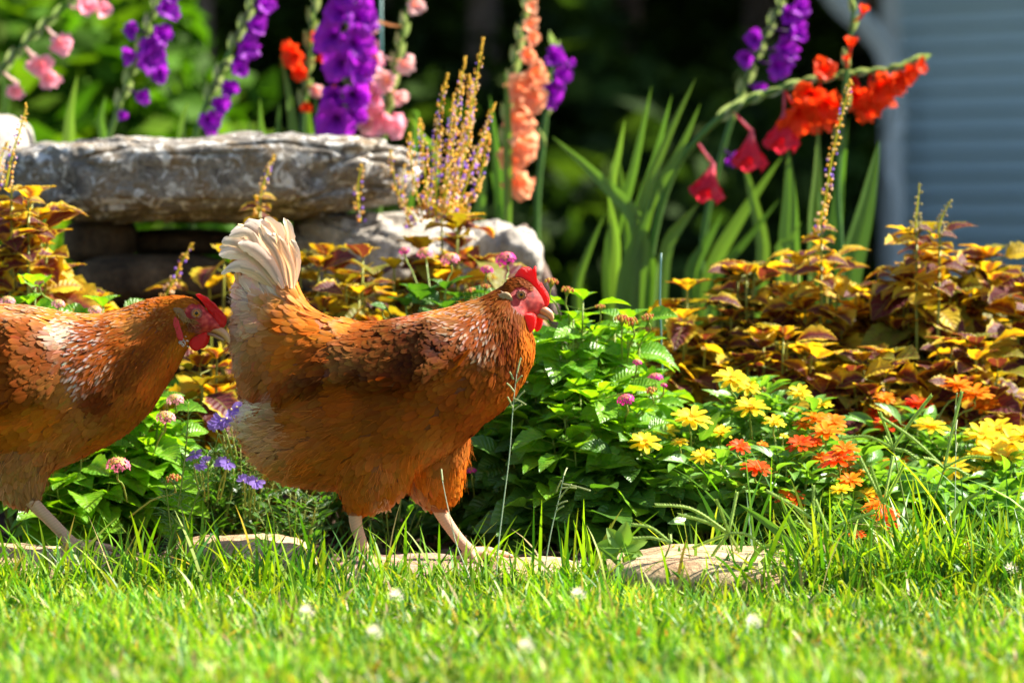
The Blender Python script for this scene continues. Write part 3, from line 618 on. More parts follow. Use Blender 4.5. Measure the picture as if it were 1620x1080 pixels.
for ci,x,y,Y,lib,sc in [(1,1158,600,5.80,'z_y',1.15),(1,1182,612,5.86,'z_y',.9),(1,1187,645,5.74,'z_y',1.1),(0,1094,662,5.70,'z_y',1.2),(0,1020,700,5.66,'z_y',1.0),(3,1113,722,5.64,'z_y',.8),(0,1050,682,5.8,'z_y',.9),(1,1140,684,5.8,'z_y',.8),
    (2,1300,640,5.84,'z_y',.7),(1,1265,622,5.88,'z_y',.8),(2,1240,690,5.7,'z_y',.3),(5,1290,662,5.78,'z_g',1.0),(2,1306,685,5.70,'z_g',1.1),(2,1272,672,5.8,'z_g',.7),(4,1265,702,5.66,'z_o',.85),(4,1170,706,5.62,'z_o',.7),(3,1206,704,5.7,'z_g',.4),
    (4,1197,741,5.60,'z_o',1.0),(4,1252,789,5.58,'z_o',1.05),(5,1325,728,5.60,'z_o',1.2),(5,1350,740,5.68,'z_g',1.0),(5,1372,782,5.64,'z_y',.8),(5,1388,792,5.62,'z_g',.7),(11,1402,815,5.54,'z_o',.85),(11,1356,847,5.48,'z_o',.6),(11,1384,800,5.52,'z_g',.8),(11,1412,834,5.5,'z_o',.6),(11,1330,775,5.56,'z_y',.7),(5,1300,725,5.68,'z_g',.7),(5,1336,712,5.62,'z_g',.9),(2,1318,668,5.74,'z_g',.9),(2,1286,700,5.68,'z_o',.7),(5,1345,760,5.6,'z_g',.8),(4,1225,668,5.74,'z_y',.7),(3,1075,700,5.68,'z_y',.6),
    (6,1405,672,5.95,'z_r',1.15),(6,1452,640,6.0,'z_r',1.1),(6,1392,655,6.02,'z_o',1.0),(6,1540,625,6.0,'z_g',1.3),(6,1515,610,6.0,'z_g',1.1),(6,1560,640,6.05,'z_g',1.0),(6,1400,630,6.0,'z_g',.7),
    (7,1473,676,5.85,'z_y',1.2),(7,1552,690,5.85,'z_y',1.3),(7,1578,680,5.9,'z_y',1.3),(7,1600,700,5.84,'z_y',1.2),(7,1570,716,5.8,'z_y',1.2),(7,1595,722,5.8,'z_y',.9),(9,1505,742,5.78,'z_y',1.2),(7,1545,722,5.82,'z_y',.9),
    (9,1405,745,5.85,'z_g',1.4),(9,1440,735,5.88,'z_g',1.2),(9,1460,815,5.75,'z_g',1.1),(9,1480,800,5.8,'z_o',.8),(8,1622,690,5.8,'z_y',1.1),(10,1545,745,5.78,'z_y',.6)]:
    stalk(zin[ci][0],zin[ci][1],P(x,y,Y),LIB[lib],'blossom',sc=sc)
# ---- violet fan flowers in the shade
def fanflower(seed):
    r=random.Random(seed); mb=MB()
    for i in range(5):
        V,Q,U=petal(.013,.007,-.1); V=V@rotm(-1.3+i*.65+r.uniform(-.1,.1),.2).T; mb.add(V,Q,(),(.34,.22,.72),U)
    mb.blob((0,0,.001),(.0015,.0015,.0015),5,3,col=(.85,.8,.5)); return mb.mesh('blossom',M_COLV)
LIB['fan']=[fanflower(s) for s in range(3)]
LIB['tiny']=[leaf_mesh('narrow_leaf',M_LANT_D,.026,.007,4,0,.2,.3,0,s,ac=(-1,0,1)) for s in range(3)]
FA=[(390,5.80,655,70,14,8,'violet fan flower plant right below the tail of the middle hen'),(330,5.78,700,60,11,7,'violet fan flower plant left of the middle hen, beside the feathery weed'),(470,5.72,765,80,12,5,'low violet fan flower plant under the belly of the middle hen'),(620,5.76,760,80,12,5,'dark fine-leaved plant behind the rear leg of the middle hen'),(560,5.9,700,80,10,6,'fine-leaved plant hidden behind the middle hen')]
fan=[bush('fan_flower',lb,'plant','violet fan flower plants',px,Y,top,w,LIB['tiny'],nst,nd,1.25,seed=i+120,dome=.3,tmin=.15,up=.7,stemr=.0012) for i,(px,Y,top,w,nst,nd,lb) in enumerate(FA)]
random.seed(88)
for ci,x,y,Y,sc in [(0,350,666,5.68,1.2),(0,366,648,5.70,1.3),(0,372,655,5.72,1.0),(1,352,735,5.62,1.0),(0,397,765,5.62,1.0),(0,385,760,5.64,.8),(1,318,735,5.6,.8),(2,420,700,5.8,.7),(0,340,672,5.7,.9),(1,300,720,5.68,.8)]:
    for q in range(2): stalk(fan[ci][0],fan[ci][1],P(x+q*9,y-q*4,Y),LIB['fan'],'blossom',d=(random.uniform(-.3,.3),-1,.5),sc=sc)
# ---- gladioli
def sword(root,base,pts,w,Y,name='sword_leaf',y2=None):
    W=[P(x,y,Y+(0 if y2 is None else (y2-Y)*i/(len(pts)-1)))-base for i,(x,y) in enumerate(pts)]; c=catmull(W,14); V=[];U=[]
    tan=np.gradient(c,axis=0); tw=random.uniform(-.7,.7)
    for i in range(14):
        t=i/13; ww=w/F_PX*Y/2*min(1,.55+t*2.0)*(1 if t<.5 else max(.02,1-((t-.5)/.5)**1.7))
        tn=Vector(tan[i]).normalized(); side=tn.cross(Vector((0,1,0))).normalized(); side=(side*math.cos(tw*(.5+.5*t))+Vector((0,1,0))*math.sin(tw*(.5+.5*t))); n=tn.cross(side)
        for a in (-1,-.45,0,.45,1): V.append(Vector(c[i])+side*a*ww+n*(abs(a)*.28-(.10 if a==0 else 0))*ww); U.append((a,t,0))
    i,j=np.meshgrid(np.arange(13),np.arange(4),indexing='ij')
    Q=np.stack([i*5+j,i*5+j+1,(i+1)*5+j+1,(i+1)*5+j],-1).reshape(-1,4)
    return obj(name,mesh_np(name,V,[Q],M_BLADE,{'fuv':U}),root)
def glad_mat(name,c1,c2,throat):
    def fn(t):
        f=fuv(t); b=mix_(t,noise_(t,60,2,vec=t.nodes.new('ShaderNodeTexCoord').outputs['Object']).outputs[0],c1,c2); b=mix_(t,math_(t,'MULTIPLY',orand(t),.35),b,c2)
        return mix_(t,ramp_(t,f[1],[(.0,(1,1,1)),(.45,(0,0,0))]),b,throat)
    return leafy(name,fn,trans=.48,rough=.5,spec=.25,tint=(1.15,1.0,1.0))
GM={'purple':glad_mat('purple_petal_material',(.22,.008,.42),(.45,.03,.66),(.08,.005,.14)),'pink':glad_mat('pink_petal_material',(.85,.30,.42),(.88,.52,.60),(.9,.75,.70)),
 'red':glad_mat('scarlet_petal_material',(.85,.045,.008),(.88,.10,.012),(.5,.02,.01)),'crim':glad_mat('crimson_petal_material',(.62,.010,.045),(.80,.05,.09),(.6,.15,.2)),
 'peach':glad_mat('peach_petal_material',(.88,.30,.10),(.90,.52,.33),(.9,.75,.55)),'pale':glad_mat('pale_pink_petal_material',(.85,.45,.55),(.86,.66,.52),(.85,.6,.3))}
def blossom(mat,seed,openness=1.0,R=.034):
    r=random.Random(seed); mb=MB()
    for i in range(6):
        row=i%2; kk=r.uniform(.78,1.12); V,Q,U=petal(R*1.55*(1 if row else .9),R*.95*kk,0,n=7,ac=(-1,-.5,0,.5,1),ruf=.15,seed=r.random()*9)
        t=V[:,1]/(R*1.55); el=1.30-openness*1.05*np.clip(t-.25,0,1)/.75*1.05-.05*row
        y=V[:,1].copy(); rr=np.cumsum(np.zeros(1)); 
        # bend each petal outward along its length
        V2=V.copy(); opn=openness*r.uniform(.72,1.25); ang=1.35-opn*1.25*np.clip((t-.30)/.7,0,1)
        tt=np.linspace(0,1,40); an=1.35-opn*1.25*np.clip((tt-.30)/.7,0,1); ry=np.cumsum(np.cos(an))/40*R*1.55; rz=np.cumsum(np.sin(an))/40*R*1.55
        V2[:,1]=np.interp(t,tt,ry)-np.sin(ang)*V[:,2]+.0022; V2[:,2]=np.interp(t,tt,rz)+np.cos(ang)*V[:,2]
        narrow=np.clip(.30+t*1.0,0,1); V2[:,0]*=narrow
        a=i*math.pi/3+r.uniform(-.08,.08); V2=V2@rotm(a,0).T; mb.add(V2,Q,(),(1,1,1),U)
    return mb.mesh('blossom',mat)
GB={k:[blossom(m,s,(1.0,.7,1.15,.5)[s],(.034,.031,.036,.033)[s]) for s in range(4)]+[blossom(m,7,.45,.030)] for k,m in GM.items()}
def spathe(root,base,p,d,sc):
    """green bract holding a flower or bud"""
    V=[];U=[]
    for i in range(6):
        t=i/5; w=.008*math.sin(math.pi*(.25+.75*t))*sc
        for a in (-1,0,1): V.append((a*w,.034*t*sc,-.004*sc*(1-abs(a))+.004*t)); U.append((a,t,0))
    i,j=np.meshgrid(np.arange(5),np.arange(2),indexing='ij'); return V,np.stack([i*3+j,i*3+j+1,(i+1)*3+j+1,(i+1)*3+j],-1).reshape(-1,4),U
M_SPATHE=leafy('spathe_material',lambda t: mix_(t,orand(t),(.24,.34,.13),(.36,.42,.24)),trans=.35,rough=.5,tint=(1.2,1.3,.6))
def gladiolus(label,Y,stalk_px,colour,bl,leaves,buds=6,r=.0052,basepx=None,spathes=12,leafY=0):
    bx=basepx if basepx is not None else stalk_px[0][0]
    base=PG(bx,Y,-.02); root=empty('gladiolus',base,label,'gladiolus','gladioli behind the rocks')
    W=[P(x,y,Y)-base for x,y in stalk_px]; c=catmull([Vector((0,0,0)),W[0]*.55+Vector((0,0,0))]+W,30)
    mb=MB(); mb.tube(c,np.interp(np.linspace(0,1,30),[0,.6,1],[r*1.2,r,r*.45]),8); obj('stalk',mb.mesh('stalk',M_BLADE),root)
    V0,Q0,U0=spathe(root,base,None,None,1); me=mesh_np('bract',V0,[Q0],M_SPATHE,{'fuv':U0})
    for i in range(spathes):
        t=.52+.47*i/max(1,spathes-1); k=min(28,int(t*29)); p=Vector(c[k]); d=Vector(c[min(29,k+1)])-p; s=1 if i%2 else -1
        side=Vector((s*.45,-.3,0)); obj('bract',me,root,M=frame(d.normalized()+side*.7,Vector((s*.5,-1,.2)),p,1.15-.55*(t-.5)))
    for (x,y,dx,dy,sc,*o_) in bl:
        k=o_[0] if o_ else colour; p=P(x,y,Y-.02)-base; d=Vector((dx,-.75 if abs(dy)<.8 else -.25,-dy)).normalized()
        # the funnel starts behind the flower's centre
        me2=random.choice(GB[k][:4]) if abs(dy)<.8 else GB[k][4]
        q=p-d*.022*sc; obj('blossom',me2,root,M=Matrix.Translation(q)@d.to_track_quat('Z','Y').to_matrix().to_4x4()@Matrix.Rotation(random.uniform(0,6),4,'Z')@Matrix.Diagonal((sc,sc,sc,1)))
        # join to the nearest point of the stalk by the flower's tube
        near=min((Vector(v) for v in c),key=lambda v:(v-q).length)
        mbt=MB(); mbt.tube([near,(near+q)/2-Vector((0,0,.003)),q+d*.004],[.0022,.0026,.0034],6); obj('flower_tube',mbt.mesh('flower_tube',GM[k]),root)
    for lf in leaves:
        pts,w=lf[0],lf[1]; x0,y0=pts[0]; x1,y1=pts[-1]
        gy=360+.54*F_PX/(Y+leafY); sl=(x1-x0)/(y1-y0) if y1!=y0 else 0
        foot=(x0*.35+ (bx)*.65, gy); full=[foot,((x0*2+foot[0])/3,(y0*2+foot[1])/3)]+list(pts); sword(root,base,full,w,Y+leafY+random.uniform(-.05,.05))
    return root
random.seed(99)
gladiolus('pink gladiolus arching in at the top left corner',7.25,[(-60,330),(-10,140),(30,80),(85,28),(140,-20)],'pink',[(130,10,.6,-.1,.95),(160,14,.7,.2,.7),(95,66,.3,.4,.95),(64,100,.1,.5,.8),(78,122,.3,.6,.7),(26,138,-.1,.7,.75),(10,190,-.1,.4,.6)],
    [([(107,240),(112,180),(123,118)],22),([(-10,240),(10,170),(0,90)],20)])
gladiolus('purple gladiolus leaning right, first from the left',7.2,[(168,260),(185,180),(215,95),(245,10),(262,-60)],'purple',[(250,55,.6,0,.9),(236,95,.6,.1,1.0),(262,15,.6,-.1,.8),(248,115,.5,.3,.75),(212,48,-.6,0,.6),(208,88,-.6,.2,.55),(224,152,.5,.3,.5),(192,180,.4,.5,.45),(240,75,.2,.1,.8),(270,-10,.3,0,.8)],
    [([(165,240),(160,190),(168,150)],16),([(285,240),(290,190),(298,160)],16)])
gladiolus('purple gladiolus leaning right, second from the left',7.2,[(305,260),(325,170),(360,90),(395,15),(415,-50)],'purple',[(416,8,.6,-.1,.85),(402,40,.6,0,.85),(388,75,.6,.1,.85),(372,105,.6,.1,.85),(358,138,.5,.2,.8),(345,165,.5,.2,.8),(330,190,.4,.3,.8),(420,-20,.5,0,.8)],
    [([(415,240),(413,195),(411,155)],12),([(388,240),(392,215),(396,190)],10)])
gladiolus('scarlet gladiolus standing left of the dense purple one',7.3,[(478,260),(480,180),(488,90),(498,0),(502,-60)],'red',[(468,88,-.6,.1,.85),(516,92,.6,.1,.9),(478,112,-.3,.4,.7),(500,60,.3,0,.6),(522,150,.6,.4,.8),(500,140,.1,.5,.6,'pale'),(486,168,-.2,.5,.4)],
    [([(465,240),(458,160),(443,86)],17),([(440,240),(440,200),(443,160)],12),([(492,240),(490,200),(487,150)],14)])
gladiolus('dense purple gladiolus with the most open flowers',7.15,[(555,280),(552,180),(550,90),(552,0),(555,-60)],'purple',[(540,18,-.4,0,1.1),(568,28,.4,0,1.1),(528,58,-.4,.1,1.1),(562,68,.3,.1,1.15),(540,100,-.2,.1,1.15),(566,110,.4,.1,1.05),(560,150,.2,.2,1.15),(532,150,-.3,.2,.9),(532,188,-.2,.3,1.2),(560,178,.3,.2,.9),(545,-15,.1,0,1.1)],
    [([(505,240),(502,190),(498,150)],14)])
gladiolus('pale pink gladiolus with withered lower flowers',7.2,[(600,300),(610,200),(622,120),(640,40),(655,-40)],'pale',[(594,90,-.5,.1,.95,'pink'),(612,128,-.2,.1,.9),(592,150,-.4,.2,.9,'pink'),(598,185,-.3,.3,1.1,'pink'),(620,195,.3,.3,1.0,'pink'),(580,190,-.3,.2,.9),(638,100,.6,.5,.7),(628,150,.6,.5,.7),(590,35,-.5,.3,.6),(655,8,.4,.1,.6)],
    [([(655,240),(660,180),(648,180)],12),([(690,255),(672,220),(647,183)],15)])
gladiolus('peach gladiolus right of the tall coleus spikes',7.1,[(802,340),(800,240),(806,150),(822,60),(836,-10)],'peach',[(838,12,.5,-.1,.45),(836,40,.5,.1,.55),(840,60,.5,.2,.6),(830,86,.4,.2,.7),(842,118,.5,.2,.85),(824,140,.3,.2,1.1),(838,158,.4,.2,.9),(820,186,.1,.2,1.2),(824,226,.3,.2,1.25),(812,250,.0,.3,.9),(820,286,.1,.5,1.2)],
    [([(793,330),(785,240),(775,150)],20),([(803,260),(803,180),(799,108)],14),([(760,340),(764,290),(768,250)],18),([(795,345),(788,310),(776,270)],16)])
gladiolus('small purple gladiolus just right of the peach one',7.3,[(850,330),(858,240),(866,160),(874,95),(876,70)],'purple',[(875,90,.3,0,.85),(884,118,.5,.1,.8),(868,145,.2,.3,.9),(900,100,.6,0,.4)],[],spathes=5)
gladiolus('scarlet gladiolus arching right over the coleus toward the house',7.0,[(1030,400),(1060,285),(1100,225),(1160,172),(1250,136),(1340,118),(1420,108),(1458,92)],'red',
    [(1122,285,-.25,1,1.6,'crim'),(1187,235,-.1,1,1.65,'crim'),(1238,205,-.1,1,1.65,'crim'),(1262,180,.2,.5,1.25),(1302,112,.2,-.3,.75),(1302,165,.1,.5,1.2),(1282,150,-.2,.3,1.0),(1352,150,.2,.4,1.05),(1385,142,.4,.3,1.15),(1372,168,.2,.6,.9),(1412,128,.6,.2,1.0),(1432,118,.8,.1,.8),(1452,104,.9,0,.5)],
    [([(1010,362),(950,285),(873,216)],26),([(965,400),(1000,280),(1031,136)],22),([(1002,375),(1035,260),(1063,150)],20),([(1012,340),(1055,220),(1101,123)],18),([(1020,350),(1075,240),(1108,164)],18),([(912,465),(930,400),(958,335)],16),([(970,300),(980,240),(989,188)],15),
     ([(975,440),(975,370),(960,300)],18),([(1000,440),(990,360),(980,250)],22),([(1052,398),(1080,350),(1106,322)],24),([(1030,430),(1010,360),(1015,300)],20),([(985,450),(1010,370),(1050,270)],22)],spathes=20,r=.0062,basepx=990)
gladiolus('purple gladiolus leaning right above the arching red one',7.3,[(1110,400),(1140,250),(1168,160),(1200,80),(1232,10),(1250,-40)],'purple',[(1255,50,.6,0,.9),(1238,78,.5,.1,.9),(1228,104,.4,.2,.85),(1196,62,-.5,0,.6),(1262,12,.5,0,.85),(1182,92,-.5,.2,.6),(1200,140,.4,.3,.5),(1248,25,.2,0,.8),(1160,250,.3,.5,.5)],
    [([(1094,440),(1115,390),(1144,337)],24),([(1123,440),(1175,340),(1238,247)],26),([(1128,450),(1180,380),(1234,314)],18),([(1207,406),(1192,320),(1172,243)],22)],basepx=1120,spathes=14)
gladiolus('upright gladiolus with red buds rising through the arching one',6.95,[(1330,420),(1325,300),(1332,190),(1342,90),(1350,20),(1355,-40)],'red',[(1366,18,.3,-.9,.5),(1346,70,.1,-.9,.6),(1340,95,-.1,-.9,.4)],
    [([(1249,402),(1250,320),(1247,234)],34),([(1287,360),(1292,280),(1294,198)],24),([(1320,402),(1328,300),(1343,186)],24),([(1338,450),(1368,330),(1391,222)],46),([(1232,400),(1250,380),(1268,350)],14),([(1310,420),(1300,330),(1295,300)],20)],basepx=1300,spathes=6)
# ---- thin blue-green plant support wires
mb=MB(); mb.tube(catmull([P(1050,700,6.0),P(1047,560,6.0),P(1044,470,6.0),P(1046,400,6.0)],10),.0016,6); tag(obj('support_wire',mb.mesh('support_wire',simple('wire_material',(.10,.22,.20),rough=.5))),'thin green wire stake beside the orange-tinged coleus','stake')
mb=MB(); mb.tube([P(606,260,7.4),P(603,120,7.4),P(602,-40,7.4)],.0035,6); tag(obj('garden_stake',mb.mesh('garden_stake',simple('stake_material',(.03,.14,.13),rough=.5))),'dark green garden stake between the purple and pale pink gladioli','stake')
# ================================================================== grass and weeds
M_GRASS=leafy('grass_material',lambda t:attr(t,'Col').outputs['Color'],trans=.38,rough=.45,spec=.28,tint=(1.45,1.35,.25))
def blades(n,xs,ys,h,w,rng,lean=.35,bend=.5,zs=None,cols=None,seg=4,colv=None):
    """xs, ys, h, w arrays of n; returns one block of curved folded blades"""
    a=rng.uniform(0,2*math.pi,n); ld=np.stack([np.cos(a),np.sin(a),np.zeros(n)],1)
    fa=a+math.pi/2+rng.normal(0,.5,n); sd=np.stack([np.cos(fa),np.sin(fa),np.zeros(n)],1)
    le=np.abs(rng.normal(0,lean,n)); be=np.abs(rng.normal(0,bend,n)); tw=rng.normal(0,.5,n)
    t=np.linspace(0,1,seg+1); V=np.zeros((n,seg+1,2,3)); C=np.ones((n,seg+1,2,4))
    base=np.stack([xs,ys,np.zeros(n) if zs is None else zs],1)
    for i,tt in enumerate(t):
        th=le+be*tt; out=h*tt*np.sin(np.minimum(th,2.0)); up=h*tt*np.cos(np.minimum(th,2.0)*.9)
        c=base+ld*out[:,None]; c[:,2]+=up
        ww=w*(1-.05*tt)*(1 if i<seg-1 else (.62 if i==seg-1 else .06))
        s=sd*np.cos(tw*tt)[:,None]+ld*np.sin(tw*tt)[:,None]
        V[:,i,0]=c-s*ww[:,None]/2; V[:,i,1]=c+s*ww[:,None]/2
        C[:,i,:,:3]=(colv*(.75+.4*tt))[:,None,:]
    b0=(np.arange(n)*(seg+1)*2)[:,None,None]; i=np.arange(seg)
    q0=np.stack([i*2,i*2+1,i*2+3,i*2+2],-1).reshape(1,-1,4)
    return V.reshape(-1,3),(b0+q0).reshape(-1,4),C.reshape(-1,4)
rng=np.random.default_rng(12)
GC_=np.array([(.14,.32,.012),(.20,.38,.015),(.07,.22,.015),(.26,.42,.02),(.045,.16,.02),(.30,.38,.04)])
def gcols(n,straw=.05):
    c=GC_[rng.integers(0,len(GC_),n)]*rng.uniform(.75,1.25,(n,1)); s=rng.random(n)<straw; c[s]=np.array((.42,.33,.15))*rng.uniform(.7,1.2,(s.sum(),1)); return np.clip(c,0,.8)
def in_stone(x,y,m=.0):
    r=np.zeros(len(x),bool)
    for px,hw,zt,Y,hd,*_ in kerb:
        cx=PG(px,Y).x; r|=(np.abs(x-cx)<hw/F_PX*Y-m)&(np.abs(y-Y)<hd-m-.015)
    return r
n=44000; ys=4.05+rng.random(n)*1.38; xs=rng.uniform(-1,1,n)*(.62+.12*(ys-4))
keep=~in_stone(xs,ys,.01); xs,ys=xs[keep],ys[keep]; n=len(xs)
pat=np.array([noise.noise(Vector((x*5,y*5,0))) for x,y in zip(xs,ys)])
h=np.clip(rng.normal(.033,.012,n),.010,.075)*(1+.55*pat); h*=1+.30*np.clip((ys-5.05)/.25,0,1)*(np.abs(xs-.27)>.2)
w=rng.uniform(.0022,.0056,n); col=gcols(n,.05)*(1+.45*pat)[:,None]
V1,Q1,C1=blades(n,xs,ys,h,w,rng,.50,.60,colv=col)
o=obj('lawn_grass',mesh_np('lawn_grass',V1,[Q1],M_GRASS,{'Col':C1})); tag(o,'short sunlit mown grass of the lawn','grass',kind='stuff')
n=5200; xs=rng.uniform(-.75,.75,n); ys=4.1+rng.random(n)*1.3; pt=np.array([noise.noise(Vector((x*4+9,y*4,3))) for x,y in zip(xs,ys)]); k=pt>-.05; xs,ys=xs[k],ys[k]; n=len(xs)
V1,Q1,C1=blades(n,xs,ys,rng.uniform(.010,.020,n),rng.uniform(.006,.011,n),rng,1.0,.5,zs=rng.uniform(.008,.026,n),colv=gcols(n,.02)*.75,seg=3)
tag(obj('lawn_weeds',mesh_np('lawn_weeds',V1,[Q1],M_GRASS,{'Col':C1})),'small broad weed and clover leaves mixed through the mown lawn','weeds',kind='stuff')
# taller uncut grass along the kerb
n=6600; ys=rng.normal(5.33,.055,n); xs=rng.uniform(-.85,.85,n); den=np.clip(.74+.45*(xs>.36)+.32*(xs<-.5)-.2*(np.abs(xs-.27)<.13)-.38*(np.abs(xs+.10)<.16)-.30*(np.abs(xs+.62)<.07),0,1); front=ys<5.60
k=(rng.random(n)<den)&front&~in_stone(xs,ys,.03); xs,ys=xs[k],ys[k]; n=len(xs)
h=np.clip(rng.gamma(5,.0135,n),.03,.15)*(1+.25*(xs>.35)); w=rng.uniform(.0025,.0058,n)
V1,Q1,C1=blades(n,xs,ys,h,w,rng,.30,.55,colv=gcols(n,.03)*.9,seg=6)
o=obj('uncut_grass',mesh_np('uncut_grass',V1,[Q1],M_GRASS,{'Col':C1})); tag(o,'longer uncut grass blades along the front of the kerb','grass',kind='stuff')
n=1700; ys=4.55+rng.random(n)*.75; xs=rng.uniform(-.85,.85,n); h=rng.uniform(.045,.080,n)*(.75+.3*(ys-4.55)/.75); w=rng.uniform(.003,.006,n)
V1,Q1,C1=blades(n,xs,ys,h,w,rng,.45,.7,colv=gcols(n,.04)*.85,seg=5)
tag(obj('stray_grass',mesh_np('stray_grass',V1,[Q1],M_GRASS,{'Col':C1})),'stray longer blades standing out of the mown lawn','grass',kind='stuff')
# rank weeds on the right, small leaved
n=2600; xs=rng.uniform(.22,.9,n); ys=rng.normal(5.40,.08,n); zs=rng.uniform(.0,.055,n)
Vs,Qs,Cs=blades(n,xs,ys,rng.uniform(.012,.028,n),rng.uniform(.005,.009,n),rng,.9,.6,zs=zs,colv=gcols(n,.02),seg=3)
n2=500; x2=rng.uniform(.25,.85,n2); y2=rng.normal(5.48,.09,n2); V2,Q2,C2=blades(n2,x2,y2,rng.gamma(6,.018,n2),rng.uniform(.003,.007,n2),rng,.4,.9,colv=gcols(n2,.02),seg=7)
o=obj('weeds',mesh_np('weeds',np.concatenate([Vs,V2]),[np.concatenate([Qs,Q2+len(Vs)])],M_GRASS,{'Col':np.concatenate([Cs,C2])})); tag(o,'tangle of fresh green weeds over the right end of the kerb','weeds',kind='stuff')
# wider broken tufts on the left under the first hen
M_SEED=leafy('seedhead_material',lambda t: attr(t,'Col').outputs['Color'],trans=.3,rough=.5,tint=(1.2,1.2,.5))
def ray(mb,p0,p1,sag,size=.0026,dens=.0021,col=(.36,.50,.10)):
    a=np.array(p0,float);b=np.array(p1,float);m=(a+b)/2+np.array([0,0,sag]); c=catmull([a,m,b],16); mb.tube(c,.0012,5,col=col)
    Ln=np.linalg.norm(b-a); k=int(Ln/dens); tan=(b-a)/Ln; sd=np.cross(tan,[0,1,0]); sd/=np.linalg.norm(sd)+1e-9
    for i in range(k):
        t=(i+.5)/k; f=t*15; q=min(14,int(f)); p=c[q]+(c[q+1]-c[q])*(f-q); s=1 if i%2 else -1
        d=tan*1.0+sd*s*.22; d/=np.linalg.norm(d); cc=np.array(col)*random.uniform(.7,1.35)
        e=p+sd*s*size*.55; V=[e-d*size*1.2,e+sd*s*size*.45,e+d*size*1.5,e-sd*s*size*.45+np.array([0,-size*.5,0])]; mb.add(V,[(0,1,2,3)],(),cc)
def crab(label,Y,node,rays,culm,leaves=()):
    root=empty('crabgrass',PG(culm[-1][0],Y,.0),label,'crabgrass','crabgrass in flower along the kerb'); b=root.location
    pts=[P(x,y,Y)-b for x,y in [node]+list(culm)]; mb=MB(); mb.tube(catmull(pts,14),np.linspace(.0010,.0018,14),6); obj('culm',mb.mesh('culm',M_STEM),root)
    for (x,y,sag) in rays:
        mb=MB(); ray(mb,pts[0],P(x,y,Y+random.uniform(-.03,.03))-b,sag); obj('seed_spike',mb.mesh('seed_spike',M_SEED),root)
    for lp,w in leaves: sword(root,b,lp,w,Y,'grass_leaf')
random.seed(5)
crab('tallest crabgrass at the right, its long spikes crossing before the yellow zinnias',5.40,(1494,740),[(1522,619,.004),(1394,660,.006),(1566,724,.008),(1462,725,.004),(1532,752,.004)],[(1475,800),(1456,880),(1452,930)],[([(1455,900),(1520,800),(1565,775)],9),([(1452,910),(1500,860),(1590,800)],8)])
crab('crabgrass left of the tallest one, four spread spikes on a pale culm',5.42,(1413,709),[(1474,625,.003),(1392,652,.002),(1333,694,.010),(1452,726,.004),(1400,690,.0)],[(1428,780),(1442,858),(1446,920)],[([(1446,900),(1420,850),(1400,790)],8)])
crab('crabgrass arching above the middle of the broad kerb slab',5.30,(1153,843),[(1036,799,.014),(1073,814,.004),(1133,790,.002),(1096,866,.0),(1214,872,.010),(1098,948,.012),(1170,872,.0),(1166,778,.0)],[(1162,890),(1164,940),(1164,985)],[([(1164,960),(1195,905),(1240,855)],12),([(1166,965),(1200,870),(1262,870)],9)])
crab('slender crabgrass with four thin upright spikes below the large orange zinnia',5.38,(1398,797),[(1377,736,.0),(1413,721,.0),(1432,732,.0),(1361,725,.0)],[(1396,850),(1390,920)])
crab('crabgrass with two drooping spikes at the left end of the broad kerb slab',5.28,(1061,858),[(1000,830,.008),(1002,852,.004),(1060,845,.001)],[(1050,885),(1015,930),(1000,975)],[([(1003,965),(985,900),(940,860)],9)])
crab('crabgrass with a single upright spike between the orange zinnias',5.40,(1287,866),[(1287,767,.0)],[(1287,900),(1286,930)])
crab('crabgrass with spikes hanging over the right end of the broad slab',5.30,(1310,840),[(1348,946,.0),(1290,790,.0),(1212,776,.004),(1385,810,.003)],[(1300,890),(1296,960)],[([(1298,940),(1270,870),(1232,780)],12),([(1300,940),(1240,850),(1168,796)],14),([(1296,950),(1360,880),(1420,870)],9)])
crab('small crabgrass low in front of the broad slab with an arched spike',5.22,(1096,950),[(1040,934,.008),(1116,900,.0)],[(1100,980),(1104,1000)],[([(1104,1000),(1090,930),(1060,900)],8)])
# fine panicle grasses
def panicle(label,Y,stem,branches,r=.0009):
    root=empty('flowering_grass',PG(stem[-1][0],Y,.0),label,'grass stalk','grass stalks in flower'); b=root.location
    mb=MB(); mb.tube(catmull([P(x,y,Y)-b for x,y in stem],20),np.linspace(r*.5,r*1.3,20),6); obj('culm',mb.mesh('culm',simple('pale_culm_material',(.42,.50,.32),rough=.5) if 'pc' not in LIB else LIB['pc']),root)
    mb=MB()
    for (x0,y0,x1,y1) in branches:
        a=P(x0,y0,Y)-b; c=P(x1,y1,Y+random.uniform(-.015,.015))-b; ray(mb,a,c,.001,size=.0012,dens=.0034,col=(.36,.40,.18))
    obj('panicle',mb.mesh('panicle',M_SEED),root)['kind']='stuff'
panicle('tall thin grass stalk standing in front of the breast of the middle hen',5.30,[(818,588),(812,640),(806,720),(796,800),(788,870),(784,940)],[(818,590,824,566),(816,606,826,594),(814,620,802,606),(814,636,830,618),(812,650,826,640),(812,600,806,588),(812,630,832,640),(811,645,803,628)])
panicle('grass stalk with drooping tip right of the feet of the middle hen',5.30,[(892,752),(884,790),(872,840),(862,900),(858,950)],[(892,752,897,740),(890,765,934,776),(888,772,912,772),(884,790,904,766),(880,800,898,792),(888,760,880,778),(878,810,892,800)])
panicle('thin grass stalk rising behind the crabgrass on the right',5.45,[(1512,640),(1512,700),(1511,790),(1510,870),(1510,930)],[(1512,640,1514,622),(1512,660,1511,644),(1512,680,1514,664),(1512,700,1511,684),(1512,715,1514,700)])
panicle('thin bent stalk left of the middle hen feet, in the grass',5.28,[(700,760),(708,800),(722,860),(742,910),(760,960)],[(700,760,698,742)])
